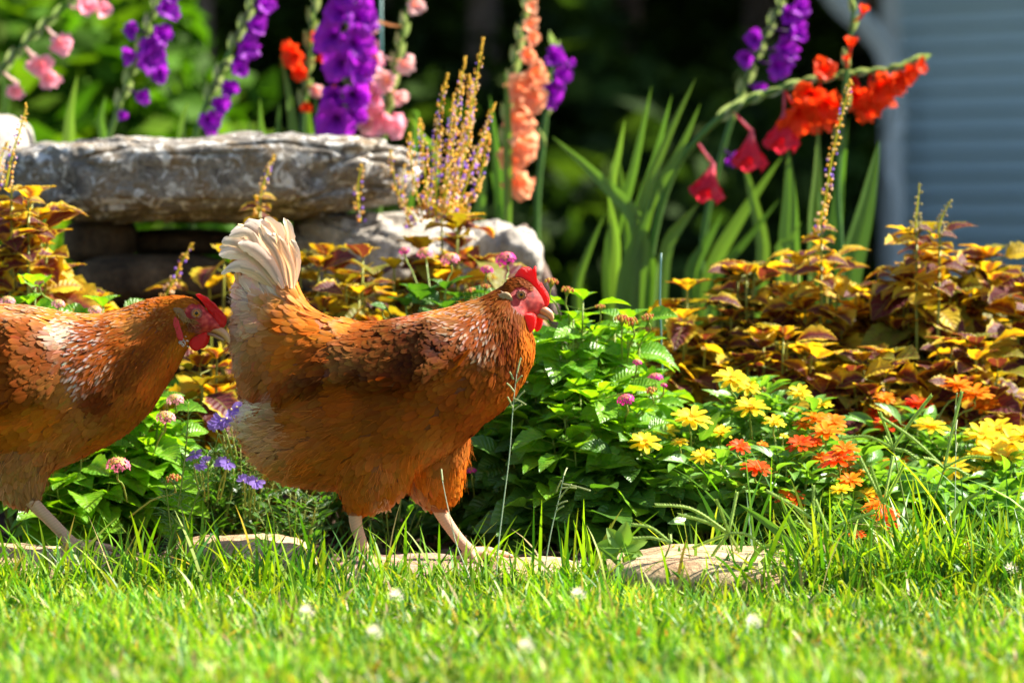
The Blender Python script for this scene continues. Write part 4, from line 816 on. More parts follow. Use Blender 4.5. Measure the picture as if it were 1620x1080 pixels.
# feathery weed between the hens
root=empty('feathery_weed',PG(290,5.42,.03),'feathery-leaved light green weed standing between the two hens','weed'); b=root.location
M_WEED=leafy('weed_material',lambda t: mix_(t,orand(t),(.14,.30,.03),(.20,.34,.05)),trans=.4,rough=.45,tint=(1.4,1.4,.4))
thin=[leaf_mesh('feathery_leaf',M_WEED,.030,.0026,4,0,.1,.3,0,s,ac=(-1,0,1)) for s in range(3)]
for main in ([(298,635),(296,690),(288,760),(278,830),(276,880)],[(345,690),(330,740),(306,800),(286,860),(278,880)],[(262,760),(266,800),(272,850),(276,880)]):
    c=catmull([P(x,y,5.42)-b for x,y in main],30); mb=MB(); mb.tube(c,np.linspace(.0006,.0020,30),6); obj('stem',mb.mesh('stem',M_STEM_Y),root)
    for k in range(0,26):
        for q in range(4):
            a=random.uniform(0,6.28); d=Vector((math.cos(a),math.sin(a),random.uniform(.1,1.1))); place(root,thin,c[k],d,Vector((0,-.3,1)),random.uniform(.5,1.25)*(.5+.5*min(1,k/8)))
# broad-leaved seedling
root=empty('broadleaf_weed',PG(968,5.30,.0),'bright three-lobed weed seedling at the left end of the broad kerb slab','weed'); b=root.location
wide=[leaf_mesh('weed_leaf',M_WEED,.036,.022,6,.03,.18,.35,.02,s) for s in range(3)]
c=catmull([P(x,y,5.30)-b for x,y in [(992,985),(990,930),(986,885),(982,866)]],10); mb=MB(); mb.tube(c,.0013,6); obj('stem',mb.mesh('stem',M_STEM_Y),root)
for (x,y,dx,dy,s) in [(982,868,-.9,.25,1.05),(982,866,-.45,.75,1.0),(984,866,.15,1,1.1),(984,868,.9,.4,1.1),(984,870,.8,-.1,.9),(980,872,-.9,-.2,.8),(986,890,.7,.5,.7),(976,880,-.6,.3,.7)]:
    place(root,wide,P(x,y,5.30)-b,Vector((dx,-.2,dy)),Vector((0,-.9,.5)),s)
# clover and small lawn things
def clover_mesh(seed):
    r=random.Random(seed); mb=MB()
    for i in range(34):
        el=math.asin(1-1.5*(i+.5)/34); a=i*2.4; d=np.array([math.cos(el)*math.cos(a),math.cos(el)*math.sin(a),math.sin(el)]); c=np.array((.80,.76,.66) if i>6 else (.72,.68,.45))*r.uniform(.8,1.1)
        u=np.cross(d,[0,.3,1]); u/=np.linalg.norm(u); p=d*.0032; e=d*.0088+np.array([0,0,.001]); w=.0011
        mb.add([p-u*w*.5,(p+e)/2-u*w,e,(p+e)/2+u*w],[(0,1,2,3)],(),np.clip(c,0,.9))
    return mb.mesh('flower_head',M_COLV)
CLO=[clover_mesh(s) for s in range(2)]
tri=[leaf_mesh('leaflet',M_WEED,.011,.009,4,0,.1,.1,0,s,ac=(-1,0,1)) for s in range(2)]
for (x,y,lb) in [(485,970,'white clover head left of centre in the lawn, browning at its base'),(627,945,'small clover head low under the belly of the middle hen'),(1598,902,'round clover head by the right edge in the weeds'),(1192,986,'clover head in front of the broad kerb slab'),(832,1025,'blurred clover head near the bottom of the lawn, left of the dead leaf'),(915,942,'clover head right of the small kerb stone'),(592,1003,'tan clover head in the lawn right of the white one')]:
    zt=.055; Yc=(CAM_H-zt)*F_PX/(y-360); p=P(x,y,Yc); root=empty('clover',(p.x,p.y,0),lb,'clover','clover flowers in the lawn'); 
    mb=MB(); mb.tube([(0,0,0),(.003,0,p.z*.5),(0,0,p.z-.002)],.0008,5); obj('stem',mb.mesh('stem',M_STEM),root); fh=obj('flower_head',CLO[hash(x)%2],root,loc=(0,0,p.z)); fh.scale=(1.45,)*3
    for q in range(3): place(root,tri,Vector((.012,-.008,.028)),Vector((math.cos(q*2.1),math.sin(q*2.1),.1)),Vector((0,0,1)),1)
    mb=MB(); mb.tube([(0,0,0),(.012,-.008,.028)],.0005,4); obj('leaf_stem',mb.mesh('leaf_stem',M_STEM),root)
dl=leaf_mesh('dead_leaf',leafy('dead_leaf_material',lambda t: mix_(t,noise_(t,150,4).outputs[0],(.34,.19,.09),(.70,.52,.34)),trans=.3,tint=(1.1,.9,.6)),.055,.030,8,.04,.3,.5,.05,3,wave=.08)
o=obj('dead_leaf',dl,M=frame(Vector((1,.1,.15)),Vector((0,-.5,1)),P(795,1062,4.56))); tag(o,'curled tan dead leaf caught in the grass at the bottom of the lawn','leaf')
o=obj('dead_leaf',dl,M=frame(Vector((.2,.1,1)),Vector((0,-1,.2)),P(556,935,5.28),.7)); tag(o,'withered purple-grey leaf in the grass below the rear foot of the middle hen','leaf')
# lawn litter: straw and brown tips
n=1300; xs=rng.uniform(-.75,.75,n); ys=4.1+rng.random(n)*1.25; c=np.array([(.50,.36,.18),(.36,.20,.10),(.62,.52,.34),(.42,.40,.14)])[rng.integers(0,4,n)]*rng.uniform(.7,1.2,(n,1))
V1,Q1,C1=blades(n,xs,ys,rng.uniform(.010,.032,n),rng.uniform(.002,.005,n),rng,1.1,.6,zs=rng.uniform(.008,.03,n),colv=np.clip(c,0,.85),seg=3)
tag(obj('grass_clippings',mesh_np('grass_clippings',V1,[Q1],M_GRASS,{'Col':C1})),'dry straw-coloured clippings and dead tips scattered in the lawn','clippings',kind='stuff')
# ================================================================== hens
def feather_col(t):
    a = attr(t, 'Col'); u = attr(t, 'fuv')
    sp = t.nodes.new('ShaderNodeSeparateXYZ'); L(t, u.outputs['Vector'], sp.inputs[0])
    # barbs run off the shaft at a slant: fine streaks
    w = math_(t, 'ADD', math_(t, 'MULTIPLY', math_(t, 'ABSOLUTE', sp.outputs[0]), 1.2), math_(t, 'MULTIPLY', sp.outputs[1], -2.6))
    cmb = t.nodes.new('ShaderNodeCombineXYZ'); L(t, math_(t, 'MULTIPLY', w, 14.0), cmb.inputs[0]); L(t, math_(t, 'MULTIPLY', sp.outputs[2], 37.0), cmb.inputs[1])
    n = noise_(t, 1.0, 2, .6, cmb.outputs[0])
    f = math_(t, 'ADD', math_(t, 'MULTIPLY', n.outputs[0], .9), .55)
    cc = t.nodes.new('ShaderNodeCombineColor'); [L(t, f, cc.inputs[i]) for i in range(3)]
    return mix_(t, 1.0, a.outputs['Color'], cc.outputs[0], 'MULTIPLY')
M_FEATHER = leafy('feather_material', feather_col, trans=.36, rough=.6, spec=.07, tint=(1.3,1.0,.68))
M_SKIN = simple('hen_skin_material', lambda t: mix_(t, math_(t,'MULTIPLY',noise_(t, 900, 3).outputs[0],.55), attr(t,'Col').outputs['Color'], (.8,.5,.45), 'MULTIPLY'),
                rough=.45, spec=.35, sss=.08, bump=lambda t: bump_(t, noise_(t, 700, 3, .6).outputs[0], .7, .0012))
M_COMB = leafy('comb_material', lambda t: mix_(t, noise_(t, 500, 3).outputs[0], (.74,.008,.010), (.92,.03,.02)), trans=.42, rough=.35, spec=.5, tint=(1.3,.6,.5),
               bump=lambda t: bump_(t, noise_(t, 900, 3, .6).outputs[0], .8, .0012))
M_BEAK = simple('beak_material', lambda t: attr(t,'Col').outputs['Color'], rough=.32, spec=.5, sss=.1)
M_EYE = simple('eye_material', lambda t: attr(t,'Col').outputs['Color'], rough=.12, spec=.35)

RUST=(.38,.080,.005); DRUST=(.17,.028,.003); DEEP=(.09,.015,.003); GOLD=(.68,.24,.03); ORNG=(.52,.135,.006)
CREAM=(.80,.64,.47); WHITE=(.84,.76,.66); TAN=(.56,.25,.06); BROWN=(.25,.055,.005); PINKW=(.80,.62,.50)
def poly_sd(px, py, poly):
    """signed distance to polygon, positive inside"""
    poly=np.asarray(poly,float); d=np.full(px.shape,1e9); ins=np.zeros(px.shape,bool)
    for a,b in zip(poly, np.roll(poly,-1,axis=0)):
        e=b-a; wx=px-a[0]; wy=py-a[1]; h=np.clip((wx*e[0]+wy*e[1])/(e@e),0,1)
        d=np.minimum(d,np.hypot(wx-e[0]*h,wy-e[1]*h))
        c=((a[1]>py)!=(b[1]>py)) & (px < (b[0]-a[0])*(py-a[1])/(b[1]-a[1]+1e-9)+a[0]); ins^=c
    return np.where(ins,d,-d)
def loft(st, nu, nv, yoff=0.0, pw=2.15):
    """stations (ax,ay,bx,by,w): opposite outline points in the side view and the half width"""
    S=catmull(st,nu); th=np.arange(nv)/nv*2*math.pi
    c=np.sign(np.cos(th))*np.abs(np.cos(th))**(2/pw); s=np.sign(np.sin(th))*np.abs(np.sin(th))**(2/pw)
    A=S[:,0:2]; B=S[:,2:4]; mid=(A+B)/2; h=(A-B)/2
    G=np.zeros((nu,nv,3))
    G[:,:,0]=mid[:,0:1]+h[:,0:1]*c; G[:,:,2]=-(mid[:,1:2]+h[:,1:2]*c); G[:,:,1]=yoff+S[:,4:5]*s
    return G      # x = px, z = -py, y = depth in px
def grid_faces(nu,nv):
    i,j=np.meshgrid(np.arange(nu-1),np.arange(nv),indexing='ij')
    return np.stack([i*nv+j,(i+1)*nv+j,(i+1)*nv+(j+1)%nv,i*nv+(j+1)%nv],-1).reshape(-1,4)
def idw(ctrl, px, py, power=4.5):
    C=np.asarray([c[:2] for c in ctrl],float); D=np.asarray([c[2:] for c in ctrl],float)
    out=np.zeros((len(px),D.shape[1]))
    for k in range(0,len(px),4000):
        d=np.hypot(px[k:k+4000,None]-C[None,:,0],py[k:k+4000,None]-C[None,:,1])+2.0
        w=d**-power; w/=w.sum(1,keepdims=True); out[k:k+4000]=w@D
    return out
FT=np.array([0,.14,.32,.52,.72,.87,.96,1.0]); FW=np.array([.22,.62,.92,1.0,.93,.70,.42,.10])
def feathers_on(G, ctrl, K=5.0, mask=None, rng=None, lift=.07, wing=None, crispness=.6):
    """scatter feather cards over the lofted surface; returns V,Q,Col,fuv"""
    nu,nv,_=G.shape
    a=G[:-1]; b=G[1:]; a2=np.roll(a,-1,axis=1); b2=np.roll(b,-1,axis=1)
    nrm=np.cross(b2-a,b-a2); area=np.linalg.norm(nrm,axis=2)/2+1e-9
    n=nrm/(2*area[...,None]); ctr=(a+b+a2+b2)/4
    cen=G.mean(1); cc=(cen[:-1]+cen[1:])/2
    flip=np.sign(((ctr-cc[:,None,:])*n).sum(2)); n=n*flip[...,None]
    px=ctr[...,0].ravel(); py=-ctr[...,2].ravel()
    A=idw(ctrl,px,py); fl=A[:,2]; fw=A[:,3]
    ex=area.ravel()*K/(fl*fw)
    ex=np.where(ctr[...,1].ravel()>25, ex*.45, ex)      # far side is thinner
    if mask is not None: ex=ex*mask(px,py,ctr[...,1].ravel())
    cnt=rng.poisson(ex); idx=np.repeat(np.arange(len(cnt)),cnt); M=len(idx)
    ui,vi=np.divmod(idx,nv); r1=rng.random(M)[:,None]; r2=rng.random(M)[:,None]
    # smooth normals
    nn=np.zeros_like(G); nn[:-1]+=n; nn[1:]+=n; nn+=np.roll(nn,1,axis=1); nn/=np.linalg.norm(nn,axis=2,keepdims=True)+1e-9
    vj=(vi+1)%nv
    bil=lambda F:(F[ui,vi]*(1-r1)+F[ui+1,vi]*r1)*(1-r2)+(F[ui,vj]*(1-r1)+F[ui+1,vj]*r1)*r2
    Pt=bil(G); Nn=bil(nn); Nn/=np.linalg.norm(Nn,axis=1,keepdims=True)+1e-9
    A=idw(ctrl,Pt[:,0],-Pt[:,2])
    d=np.stack([A[:,0],np.zeros(M),-A[:,1]],1)+rng.normal(0,.11,(M,3))
    d-=Nn*(d*Nn).sum(1,keepdims=True); d/=np.linalg.norm(d,axis=1,keepdims=True)+1e-9
    sd=np.cross(d,Nn)
    ln=A[:,2]*rng.uniform(.75,1.25,M); wd=A[:,3]*rng.uniform(.8,1.2,M)*.5
    nar=(A[:,3]<8.2)&(A[:,3]>4.0); ln=np.where(nar,ln*1.3,ln); wd=np.where(nar,wd*.72,wd)
    base=A[:,4:7].copy(); inw=np.zeros(M) if wing is None else np.clip(poly_sd(Pt[:,0],-Pt[:,2],wing)/5+.5,0,1); base*=(1-.34*inw)[:,None]; tip=A[:,7:10]; tipamt=np.clip(A[:,10]*(1-.5*inw),0,1); fluff=A[:,11]
    m=len(FT); across=np.array([-1,0,1.0])
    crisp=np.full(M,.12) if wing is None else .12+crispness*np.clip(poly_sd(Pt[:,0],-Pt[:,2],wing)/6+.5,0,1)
    hack=(wd<3.6)&(tipamt>.3)
    tipamt=np.where(hack&(rng.random(M)<.55),tipamt*.10,tipamt)
    tilt=lift*(.6+crisp)+rng.uniform(-.03,.10,M)+fluff*.16
    tw=rng.normal(0,.10,M)
    V=np.zeros((M,m,3,3)); C=np.ones((M,m,3,4)); U=np.zeros((M,m,3,3))
    jit=(1+rng.uniform(-.24,.24,M)*(.45+.55*crisp))[:,None]; hue=1+rng.normal(0,.06,(M,3)); rid=rng.random(M)
    lowf=np.array([noise.noise(Vector((p[0]*.022,p[1]*.022,p[2]*.022))) for p in Pt])
    jit=jit*(1+.30*lowf)[:,None]
    bent=rng.normal(0,.10,M)
    for q,t in enumerate(FT):
        for w_,ac in enumerate(across):
            hgt=ln*(tilt*t - .03 - .45*(t*t)*ln/170.0) - (abs(ac)*.16*wd) + ac*tw*wd
            V[:,q,w_]=Pt+d*(ln*t)[:,None]+sd*((ac*FW[q]*wd)+bent*ln*t*t)[:,None]+Nn*hgt[:,None]
            ta=np.clip(tipamt,0,1)*(.5+.5*crisp)*(0.0 if t<.5 else min(1,(t-.5)/.4))
            if t>.5: ta=np.where(hack,np.clip(tipamt,0,1)*min(1,(t-.5)/.25),ta)
            if ac!=0: ta=np.where(hack,ta*.55,np.maximum(ta, np.clip(tipamt,0,1)*.40*crisp*min(1,t*2)))
            col=base*(1-ta)[:,None]+tip*ta[:,None]
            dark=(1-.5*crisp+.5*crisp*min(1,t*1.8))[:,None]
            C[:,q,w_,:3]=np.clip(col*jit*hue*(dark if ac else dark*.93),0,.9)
            U[:,q,w_,0]=ac; U[:,q,w_,1]=t*ln/20; U[:,q,w_,2]=rid
    b0=(np.arange(M)*(m*3))[:,None,None]
    i,j=np.meshgrid(np.arange(m-1),np.arange(2),indexing='ij')
    q0=np.stack([i*3+j,i*3+j+1,(i+1)*3+j+1,(i+1)*3+j],-1).reshape(1,-1,4)
    Q=(b0+q0).reshape(-1,4)
    return V.reshape(-1,3),Q,C.reshape(-1,4),U.reshape(-1,3),(Pt,Nn,d,A)
def strands_on(G, ctrl, K, rng, nox=9e9, seg=3, thick=.5, gain=1.15):
    """downy strands: thin two-sided hairs where the table says fluff"""
    V,Q,C,U,(Pt,Nn,d,A)=feathers_on(G,ctrl,K,mask=lambda px,py,y: np.clip(idw(ctrl,px,py)[:,11],.07,1)**1.15*(px<nox),rng=rng)
    M=len(Pt); nst=5
    Pt=np.repeat(Pt,nst,0)+rng.normal(0,3.0,(M*nst,3)); Nn=np.repeat(Nn,nst,0); d=np.repeat(d,nst,0); A=np.repeat(A,nst,0); M*=nst
    dd=d+Nn*rng.uniform(.05,.40,M)[:,None]+rng.normal(0,.20,(M,3)); dd/=np.linalg.norm(dd,axis=1,keepdims=True)
    sd=np.cross(dd,Nn); sd/=np.linalg.norm(sd,axis=1,keepdims=True)+1e-9
    ln=A[:,2]*rng.uniform(.5,1.1,M)*np.clip(.55+A[:,11],.5,1)*np.where(-Pt[:,2]>760,.55,1); curl=rng.normal(0,.12,(M,3)); curl[:,2]-=.10
    ts=np.linspace(0,1,seg+1); V=np.zeros((M,seg+1,2,3)); C=np.ones((M,seg+1,2,4)); U=np.zeros((M,seg+1,2,3))
    jit=rng.uniform(.7,1.3,M)[:,None]*gain
    for q,t in enumerate(ts):
        c=Pt+dd*(ln*t)[:,None]+curl*(ln*t*t)[:,None]; w=thick*(1-t*.85)
        V[:,q,0]=c-sd*w; V[:,q,1]=c+sd*w
        cl=(A[:,4:7]*(1-t*.35)+A[:,7:10]*t*.35)*jit; C[:,q,:,:3]=np.clip(cl,0,.9)[:,None,:]; U[:,q,:,1]=t
    b0=(np.arange(M)*(seg+1)*2)[:,None,None]; i=np.arange(seg)
    q0=np.stack([i*2,i*2+1,i*2+3,i*2+2],-1).reshape(1,-1,4)
    return V.reshape(-1,3),(b0+q0).reshape(-1,4),C.reshape(-1,4),U.reshape(-1,3)
def pillow(mb, outline, t, y, col=(1,1,1), cpt=None, px2=None, rough=0.0, smooth=1):
    o=np.asarray(outline,float)
    if smooth:
        k=len(o); oo=np.concatenate([o[-1:],o,o[:2]]); q=catmull(oo,(k+2)*4+1)[4:4+k*4]; o=q
    c=o.mean(0) if cpt is None else np.asarray(cpt,float); k=len(o); V=[]
    rings=[(1.0,0),(.93,.6),(.75,.92),(.45,1.0)]
    def put(sc,yy): 
        for p in o:
            x=c[0]+(p[0]-c[0])*sc; z=c[1]+(p[1]-c[1])*sc
            V.append((x,y+yy+(rough*noise.noise(Vector((x*.35,z*.35,yy))) if rough else 0),-z))
    put(1.0,0)
    for sgn in (-1,1):
        for sc,h in rings[1:]: put(sc,sgn*h*t)
        V.append((c[0],y+sgn*t,-c[1]))
    V=np.array(V); Q=[];T=[]
    for s_,off in ((0,k),(1,k+3*k+1)):
        prev=0
        for r in range(3):
            cur=off+r*k
            for j in range(k):
                a=(prev+j,prev+(j+1)%k,cur+(j+1)%k,cur+j); Q.append(a if s_ else a[::-1])
            prev=cur
        ce=off+3*k
        for j in range(k): T.append((prev+j,prev+(j+1)%k,ce) if s_ else (prev+(j+1)%k,prev+j,ce))
    mb.add(px2(V) if px2 else V,Q,T,col)

def build_hen(H, label):
    rng=np.random.default_rng(H['seed'])
    Y=H['Y']; ox,oy=H['origin']; s=Y/F_PX
    root=empty('hen', P(ox,oy,Y), label, 'hen', 'brown hens walking along the kerb')
    px2=lambda V:(np.asarray(V,float)-np.array([ox,0,-oy]))*s
    body=loft(H['body'],120,64)
    # folded wing: raised pad on each side with a ledge along its lower edge
    if H.get('wing'):
        X=body[...,0]; Z=-body[...,2]; sdist=poly_sd(X,Z,H['wing'])
        up=poly_sd(X,Z,H['wing'])
        lat=np.clip(np.abs(body[...,1])/45,0,1)
        body[...,1]+=np.sign(body[...,1])*lat*25*np.clip((sdist+1)/7,0,1)**.55*np.clip((max(p_[0] for p_ in H['wing'])-X)/75,0,1)**1.3
    lofts=[body]+[loft(t_['st'],26,28,t_['y']) for t_ in H['thighs']]
    # ---- one continuous body
    mb=MB()
    for G in lofts:
        nu,nv,_=G.shape; V=G.reshape(-1,3).copy()
        # shrink a little so that plumage covers it
        ce=G.mean(1,keepdims=True); V=(ce+(G-ce)*.965).reshape(-1,3)
        e0=G[0].mean(0); e1=G[-1].mean(0)
        V=np.concatenate([V,[e0],[e1]]); k=nu*nv
        T=[(k,(j+1)%nv,j) for j in range(nv)]+[(k+1,(nu-1)*nv+j,(nu-1)*nv+(j+1)%nv) for j in range(nv)]
        mb.add(V,grid_faces(nu,nv),T)
    for leg in H['legs']:
        y=leg['y']; sh=[(p[0],y,-p[1]) for p in leg['shank']]
        sh=catmull(sh,10); r=np.interp(np.linspace(0,1,10),[0,.12,.5,.85,1],[14.0,12.0,9.8,9.4,11]); mb.tube(sh,r,10)
        for toe in leg['toes']:
            tp=catmull([(p[0],y+p[2],-p[1]) for p in toe],9); k=len(tp)
            r=[7.6-2.8*i/(k-1)+ (0.9 if i in (3,6) else 0) for i in range(k)]; mb.tube(tp,r,8)
    me=mb.mesh('tmp',None); tmp=bpy.data.objects.new('tmp',me); COL.objects.link(tmp)
    md=tmp.modifiers.new('r','REMESH'); md.mode='VOXEL'; md.voxel_size=2.3; md.use_smooth_shade=True
    m2=tmp.modifiers.new('s','SMOOTH'); m2.iterations=3; m2.factor=.5
    dg=bpy.context.evaluated_depsgraph_get(); bm_=bpy.data.meshes.new_from_object(tmp.evaluated_get(dg))
    bpy.data.objects.remove(tmp)
    n=len(bm_.vertices); co=np.empty(n*3,np.float32); bm_.vertices.foreach_get('co',co); co=co.reshape(-1,3).astype(float)
    px,py=co[:,0],-co[:,2]
    A=idw(H['ctrl'],px,py); col=np.ones((n,4)); col[:,:3]=A[:,4:7]*.6
    legm=py>H['leg_y']; 
    sc=.5+.5*np.sin((py*1.0+px*.5)*1.25)
    col[legm,:3]=(np.array([.66,.42,.25])*(1-.16*sc[legm][:,None]))
    fm=np.clip(poly_sd(px,py,H['face'])/3+.5,0,1)[:,None]
    var=np.array([noise.noise(Vector(c)*.16) for c in co])[:,None]
    fc=np.array([.46,.022,.020])+var*np.array([.34,.10,.06])
    col[:,:3]=col[:,:3]*(1-fm)+np.clip(fc,.01,.9)*fm
    at=bm_.attributes.new('Col','FLOAT_COLOR','POINT'); at.data.foreach_set('color',col.astype(np.float32).ravel())
    # scaly shanks
    ny=np.where(legm,1,0); dz=.35*np.sin(py*1.5+px*.7); co[:,0]+=ny*dz
    co2=px2(co).astype(np.float32); bm_.vertices.foreach_set('co',co2.ravel()); bm_.update()
    bm_.materials.clear(); bm_.materials.append(M_SKIN); bm_.name='hen_body'
    obj('body',bm_,root)
    # ---- plumage
    face=H['face']
    notface=lambda px,py,y: (poly_sd(px,py,face)<1.0)*(px<H['nofeather_x'])
    nf=lambda px,py,y: notface(px,py,y)*np.clip(1.25-idw(H['ctrl'],px,py)[:,11],.3,1)
    for li,G in enumerate(lofts):
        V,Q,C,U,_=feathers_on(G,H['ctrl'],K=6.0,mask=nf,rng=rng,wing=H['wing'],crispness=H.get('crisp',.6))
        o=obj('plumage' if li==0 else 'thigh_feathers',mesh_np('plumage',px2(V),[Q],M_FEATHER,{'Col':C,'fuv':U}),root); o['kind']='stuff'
        V,Q,C,U=strands_on(G,H['ctrl'],3.6,rng,H['nofeather_x']-40)
        if len(V):
            o=obj('down',mesh_np('down',px2(V),[Q],M_FEATHER,{'Col':C,'fuv':U}),root); o['kind']='stuff'
    # ---- large feathers, one by one
    for kind,flist in (('tail_feather',H['tail']),('wing_feather',H.get('flight',[]))):
        if kind=='tail_feather': flist=[(a_,b_*.85,c_,d_,e_,f_) for a_,b_,c_,d_,e_,f_ in flist]+[([(q[0]+rng.normal(0,1+2.2*k_),q[1]+rng.normal(0,1+2.2*k_)) for k_,q in enumerate(a_)],b_*rng.uniform(.45,.7),c_-3,d_+rng.normal(0,5),e_,f_) for a_,b_,c_,d_,e_,f_ in flist]
        for (pts,w,y0,y1,c1,c2) in flist:
            cpts=catmull([(p[0],0,-p[1]) for p in pts],15); k=15
            V=np.zeros((k,5,3)); C=np.ones((k,5,4)); U=np.zeros((k,5,3)); rid=rng.random()
            tan=np.gradient(cpts,axis=0); tan/=np.linalg.norm(tan,axis=1,keepdims=True)
            perp=np.stack([tan[:,2],np.zeros(k),-tan[:,0]],1); t=np.linspace(0,1,k)
            wp=np.interp(t,FT,FW)*w*(1+.05*np.sin(t*40+rid*9)+.16*t*t*np.sin(t*57+rid*20)); cup=rng.uniform(-.25,.25)
            for j,ac in enumerate((-1,-.5,0,.5,1)):
                V[:,j]=cpts+perp*(ac*wp)[:,None]; V[:,j,1]=y0+(y1-y0)*t + (abs(ac)**2)*w*.22*(1 if y0<0 else -1)+ac*cup*w
                U[:,j,0]=ac*1.5; U[:,j,1]=t*len(pts)*1.5; U[:,j,2]=rid
                cc=np.array(c1)[None]*(1-t[:,None])+np.array(c2)[None]*t[:,None]
                C[:,j,:3]=np.clip(cc*(1.0 if ac else .62)*(1+.10*math.sin(rid*40+ac*3)),0,.92)
            i,j=np.meshgrid(np.arange(k-1),np.arange(4),indexing='ij')
            Q=np.stack([i*5+j,i*5+j+1,(i+1)*5+j+1,(i+1)*5+j],-1).reshape(-1,4)
            obj(kind,mesh_np(kind,px2(V.reshape(-1,3)),[Q],M_FEATHER,{'Col':C.reshape(-1,4),'fuv':U.reshape(-1,3)}),root)
    # ---- head
    hd=H['head']
    mb=MB(); pillow(mb,hd['comb'],hd.get('comb_t',5.0),hd.get('comb_y',0),cpt=hd['comb_c'],px2=px2,rough=hd.get('comb_rough',1.6))
    if hd.get('comb2'):
        pillow(mb,hd['comb2'],3.0,hd['comb_y']-5,cpt=np.mean(hd['comb2'],axis=0),px2=px2,rough=3.0)
    obj('comb',mb.mesh('comb',M_COMB),root)
    for wt,y in hd['wattles']:
        mb=MB(); pillow(mb,wt,3.2,y,px2=px2,rough=.5); obj('wattle',mb.mesh('wattle',M_COMB),root)
    mb=MB()
    for (ol,t_,y,col) in hd['lobes']: pillow(mb,ol,t_,y,col=col,px2=px2,rough=1.2)
    for sx in (1,): 
        obj('earlobe',mb.mesh('earlobe',M_SKIN),root)
    # tuft of pale bristles over the ear
    mb=MB()
    for (x,yv,dx,dy,l,c) in hd['tufts']:
        for _ in range(34):
            a=np.array([x+rng.normal(0,3.2),-hd['side']-rng.uniform(0,2.5),-(yv+rng.normal(0,3.2))]); dd=np.array([dx+rng.normal(0,.3),-.25+rng.normal(0,.2),-(dy+rng.normal(0,.3))])*l*rng.uniform(.6,1.2)
            mb.tube(px2([a,a+dd*.6,a+dd]),np.array([.55,.45,.1])*s,4,col=np.clip(np.array(c)*rng.uniform(.6,1.2),0,.9))
    obj('ear_tuft',mb.mesh('ear_tuft',M_FEATHER),root)['kind']='stuff'
    for sg in (-1,1):
        ex,ey,er=hd['eye']; mb=MB(); cy=sg*(hd['side']+1.2)
        mb.blob((0,0,0),er,20,14); V=mb.V[0]; r=np.hypot(V[:,0],V[:,2])/er; C=mb.C[0]
        front=(V[:,1]*sg)>0
        C[:,:3]=np.where(((r<.46)&front)[:,None],[.004,.003,.003],np.where(((r<.84)&front)[:,None],[.55,.20,.03],[.06,.02,.015]))
        mb.V[0]=px2(V*np.array([1,.7,1])+np.array([ex,cy,-ey])); obj('eye',mb.mesh('eye',M_EYE),root)
        ring=[]
        for a in np.linspace(0,2*math.pi,21): ring.append((ex+math.cos(a)*er*1.02,cy+sg*er*.36,-ey+math.sin(a)*er*.98))
        mb=MB(); mb.tube(px2(ring),er*.22*s,6,col=(.42,.17,.10)); mb.tube(px2([(ex+(q[0]-ex)*1.35,q[1]-sg*er*.1,-ey+(q[2]+ey)*1.3) for q in ring]),er*.16*s,6,col=(.34,.05,.05))
        obj('eyelid',mb.mesh('eyelid',M_SKIN),root)
    # beak: upper and lower mandible lofts
    mb=MB()
    for st,c1,c2 in hd['beak']:
        G=loft(st,16,14,0,2.0); V=px2(G.reshape(-1,3)); k=len(V); V=np.concatenate([V,px2([G[-1].mean(0)])])
        T=[(k,15*14+j,15*14+(j+1)%14) for j in range(14)]
        cc=np.repeat(np.linspace(0,1,16),14)[:,None]; col=np.array(c1)*(1-cc)+np.array(c2)*cc; col=np.concatenate([col,[c2]])
        mb.add(V,grid_faces(16,14),T,col)
    for sg in (-1,1):
        nx,nz=hd['nostril']; mb.blob(px2([(nx,sg*5.0,-nz)])[0],np.array([2.6,1.0,1.1])*s,8,6,col=(.10,.02,.02))
    obj('beak',mb.mesh('beak',M_BEAK),root)
    # claws
    for leg in H['legs']:
        for toe in leg['toes']:
            mb=MB(); a=np.array([toe[-1][0],leg['y']+toe[-1][2],-toe[-1][1]]); b=np.array([toe[-2][0],leg['y']+toe[-2][2],-toe[-2][1]]); d=(a-b).astype(float); d/=np.linalg.norm(d)
            mb.tube(px2([a-d*2,a+d*5+np.array([0,0,.5]),a+d*11-np.array([0,0,3.5])]),np.array([3.2,2.4,.4])*s,6,col=(.55,.38,.27)); obj('claw',mb.mesh('claw',M_BEAK),root)
    return root

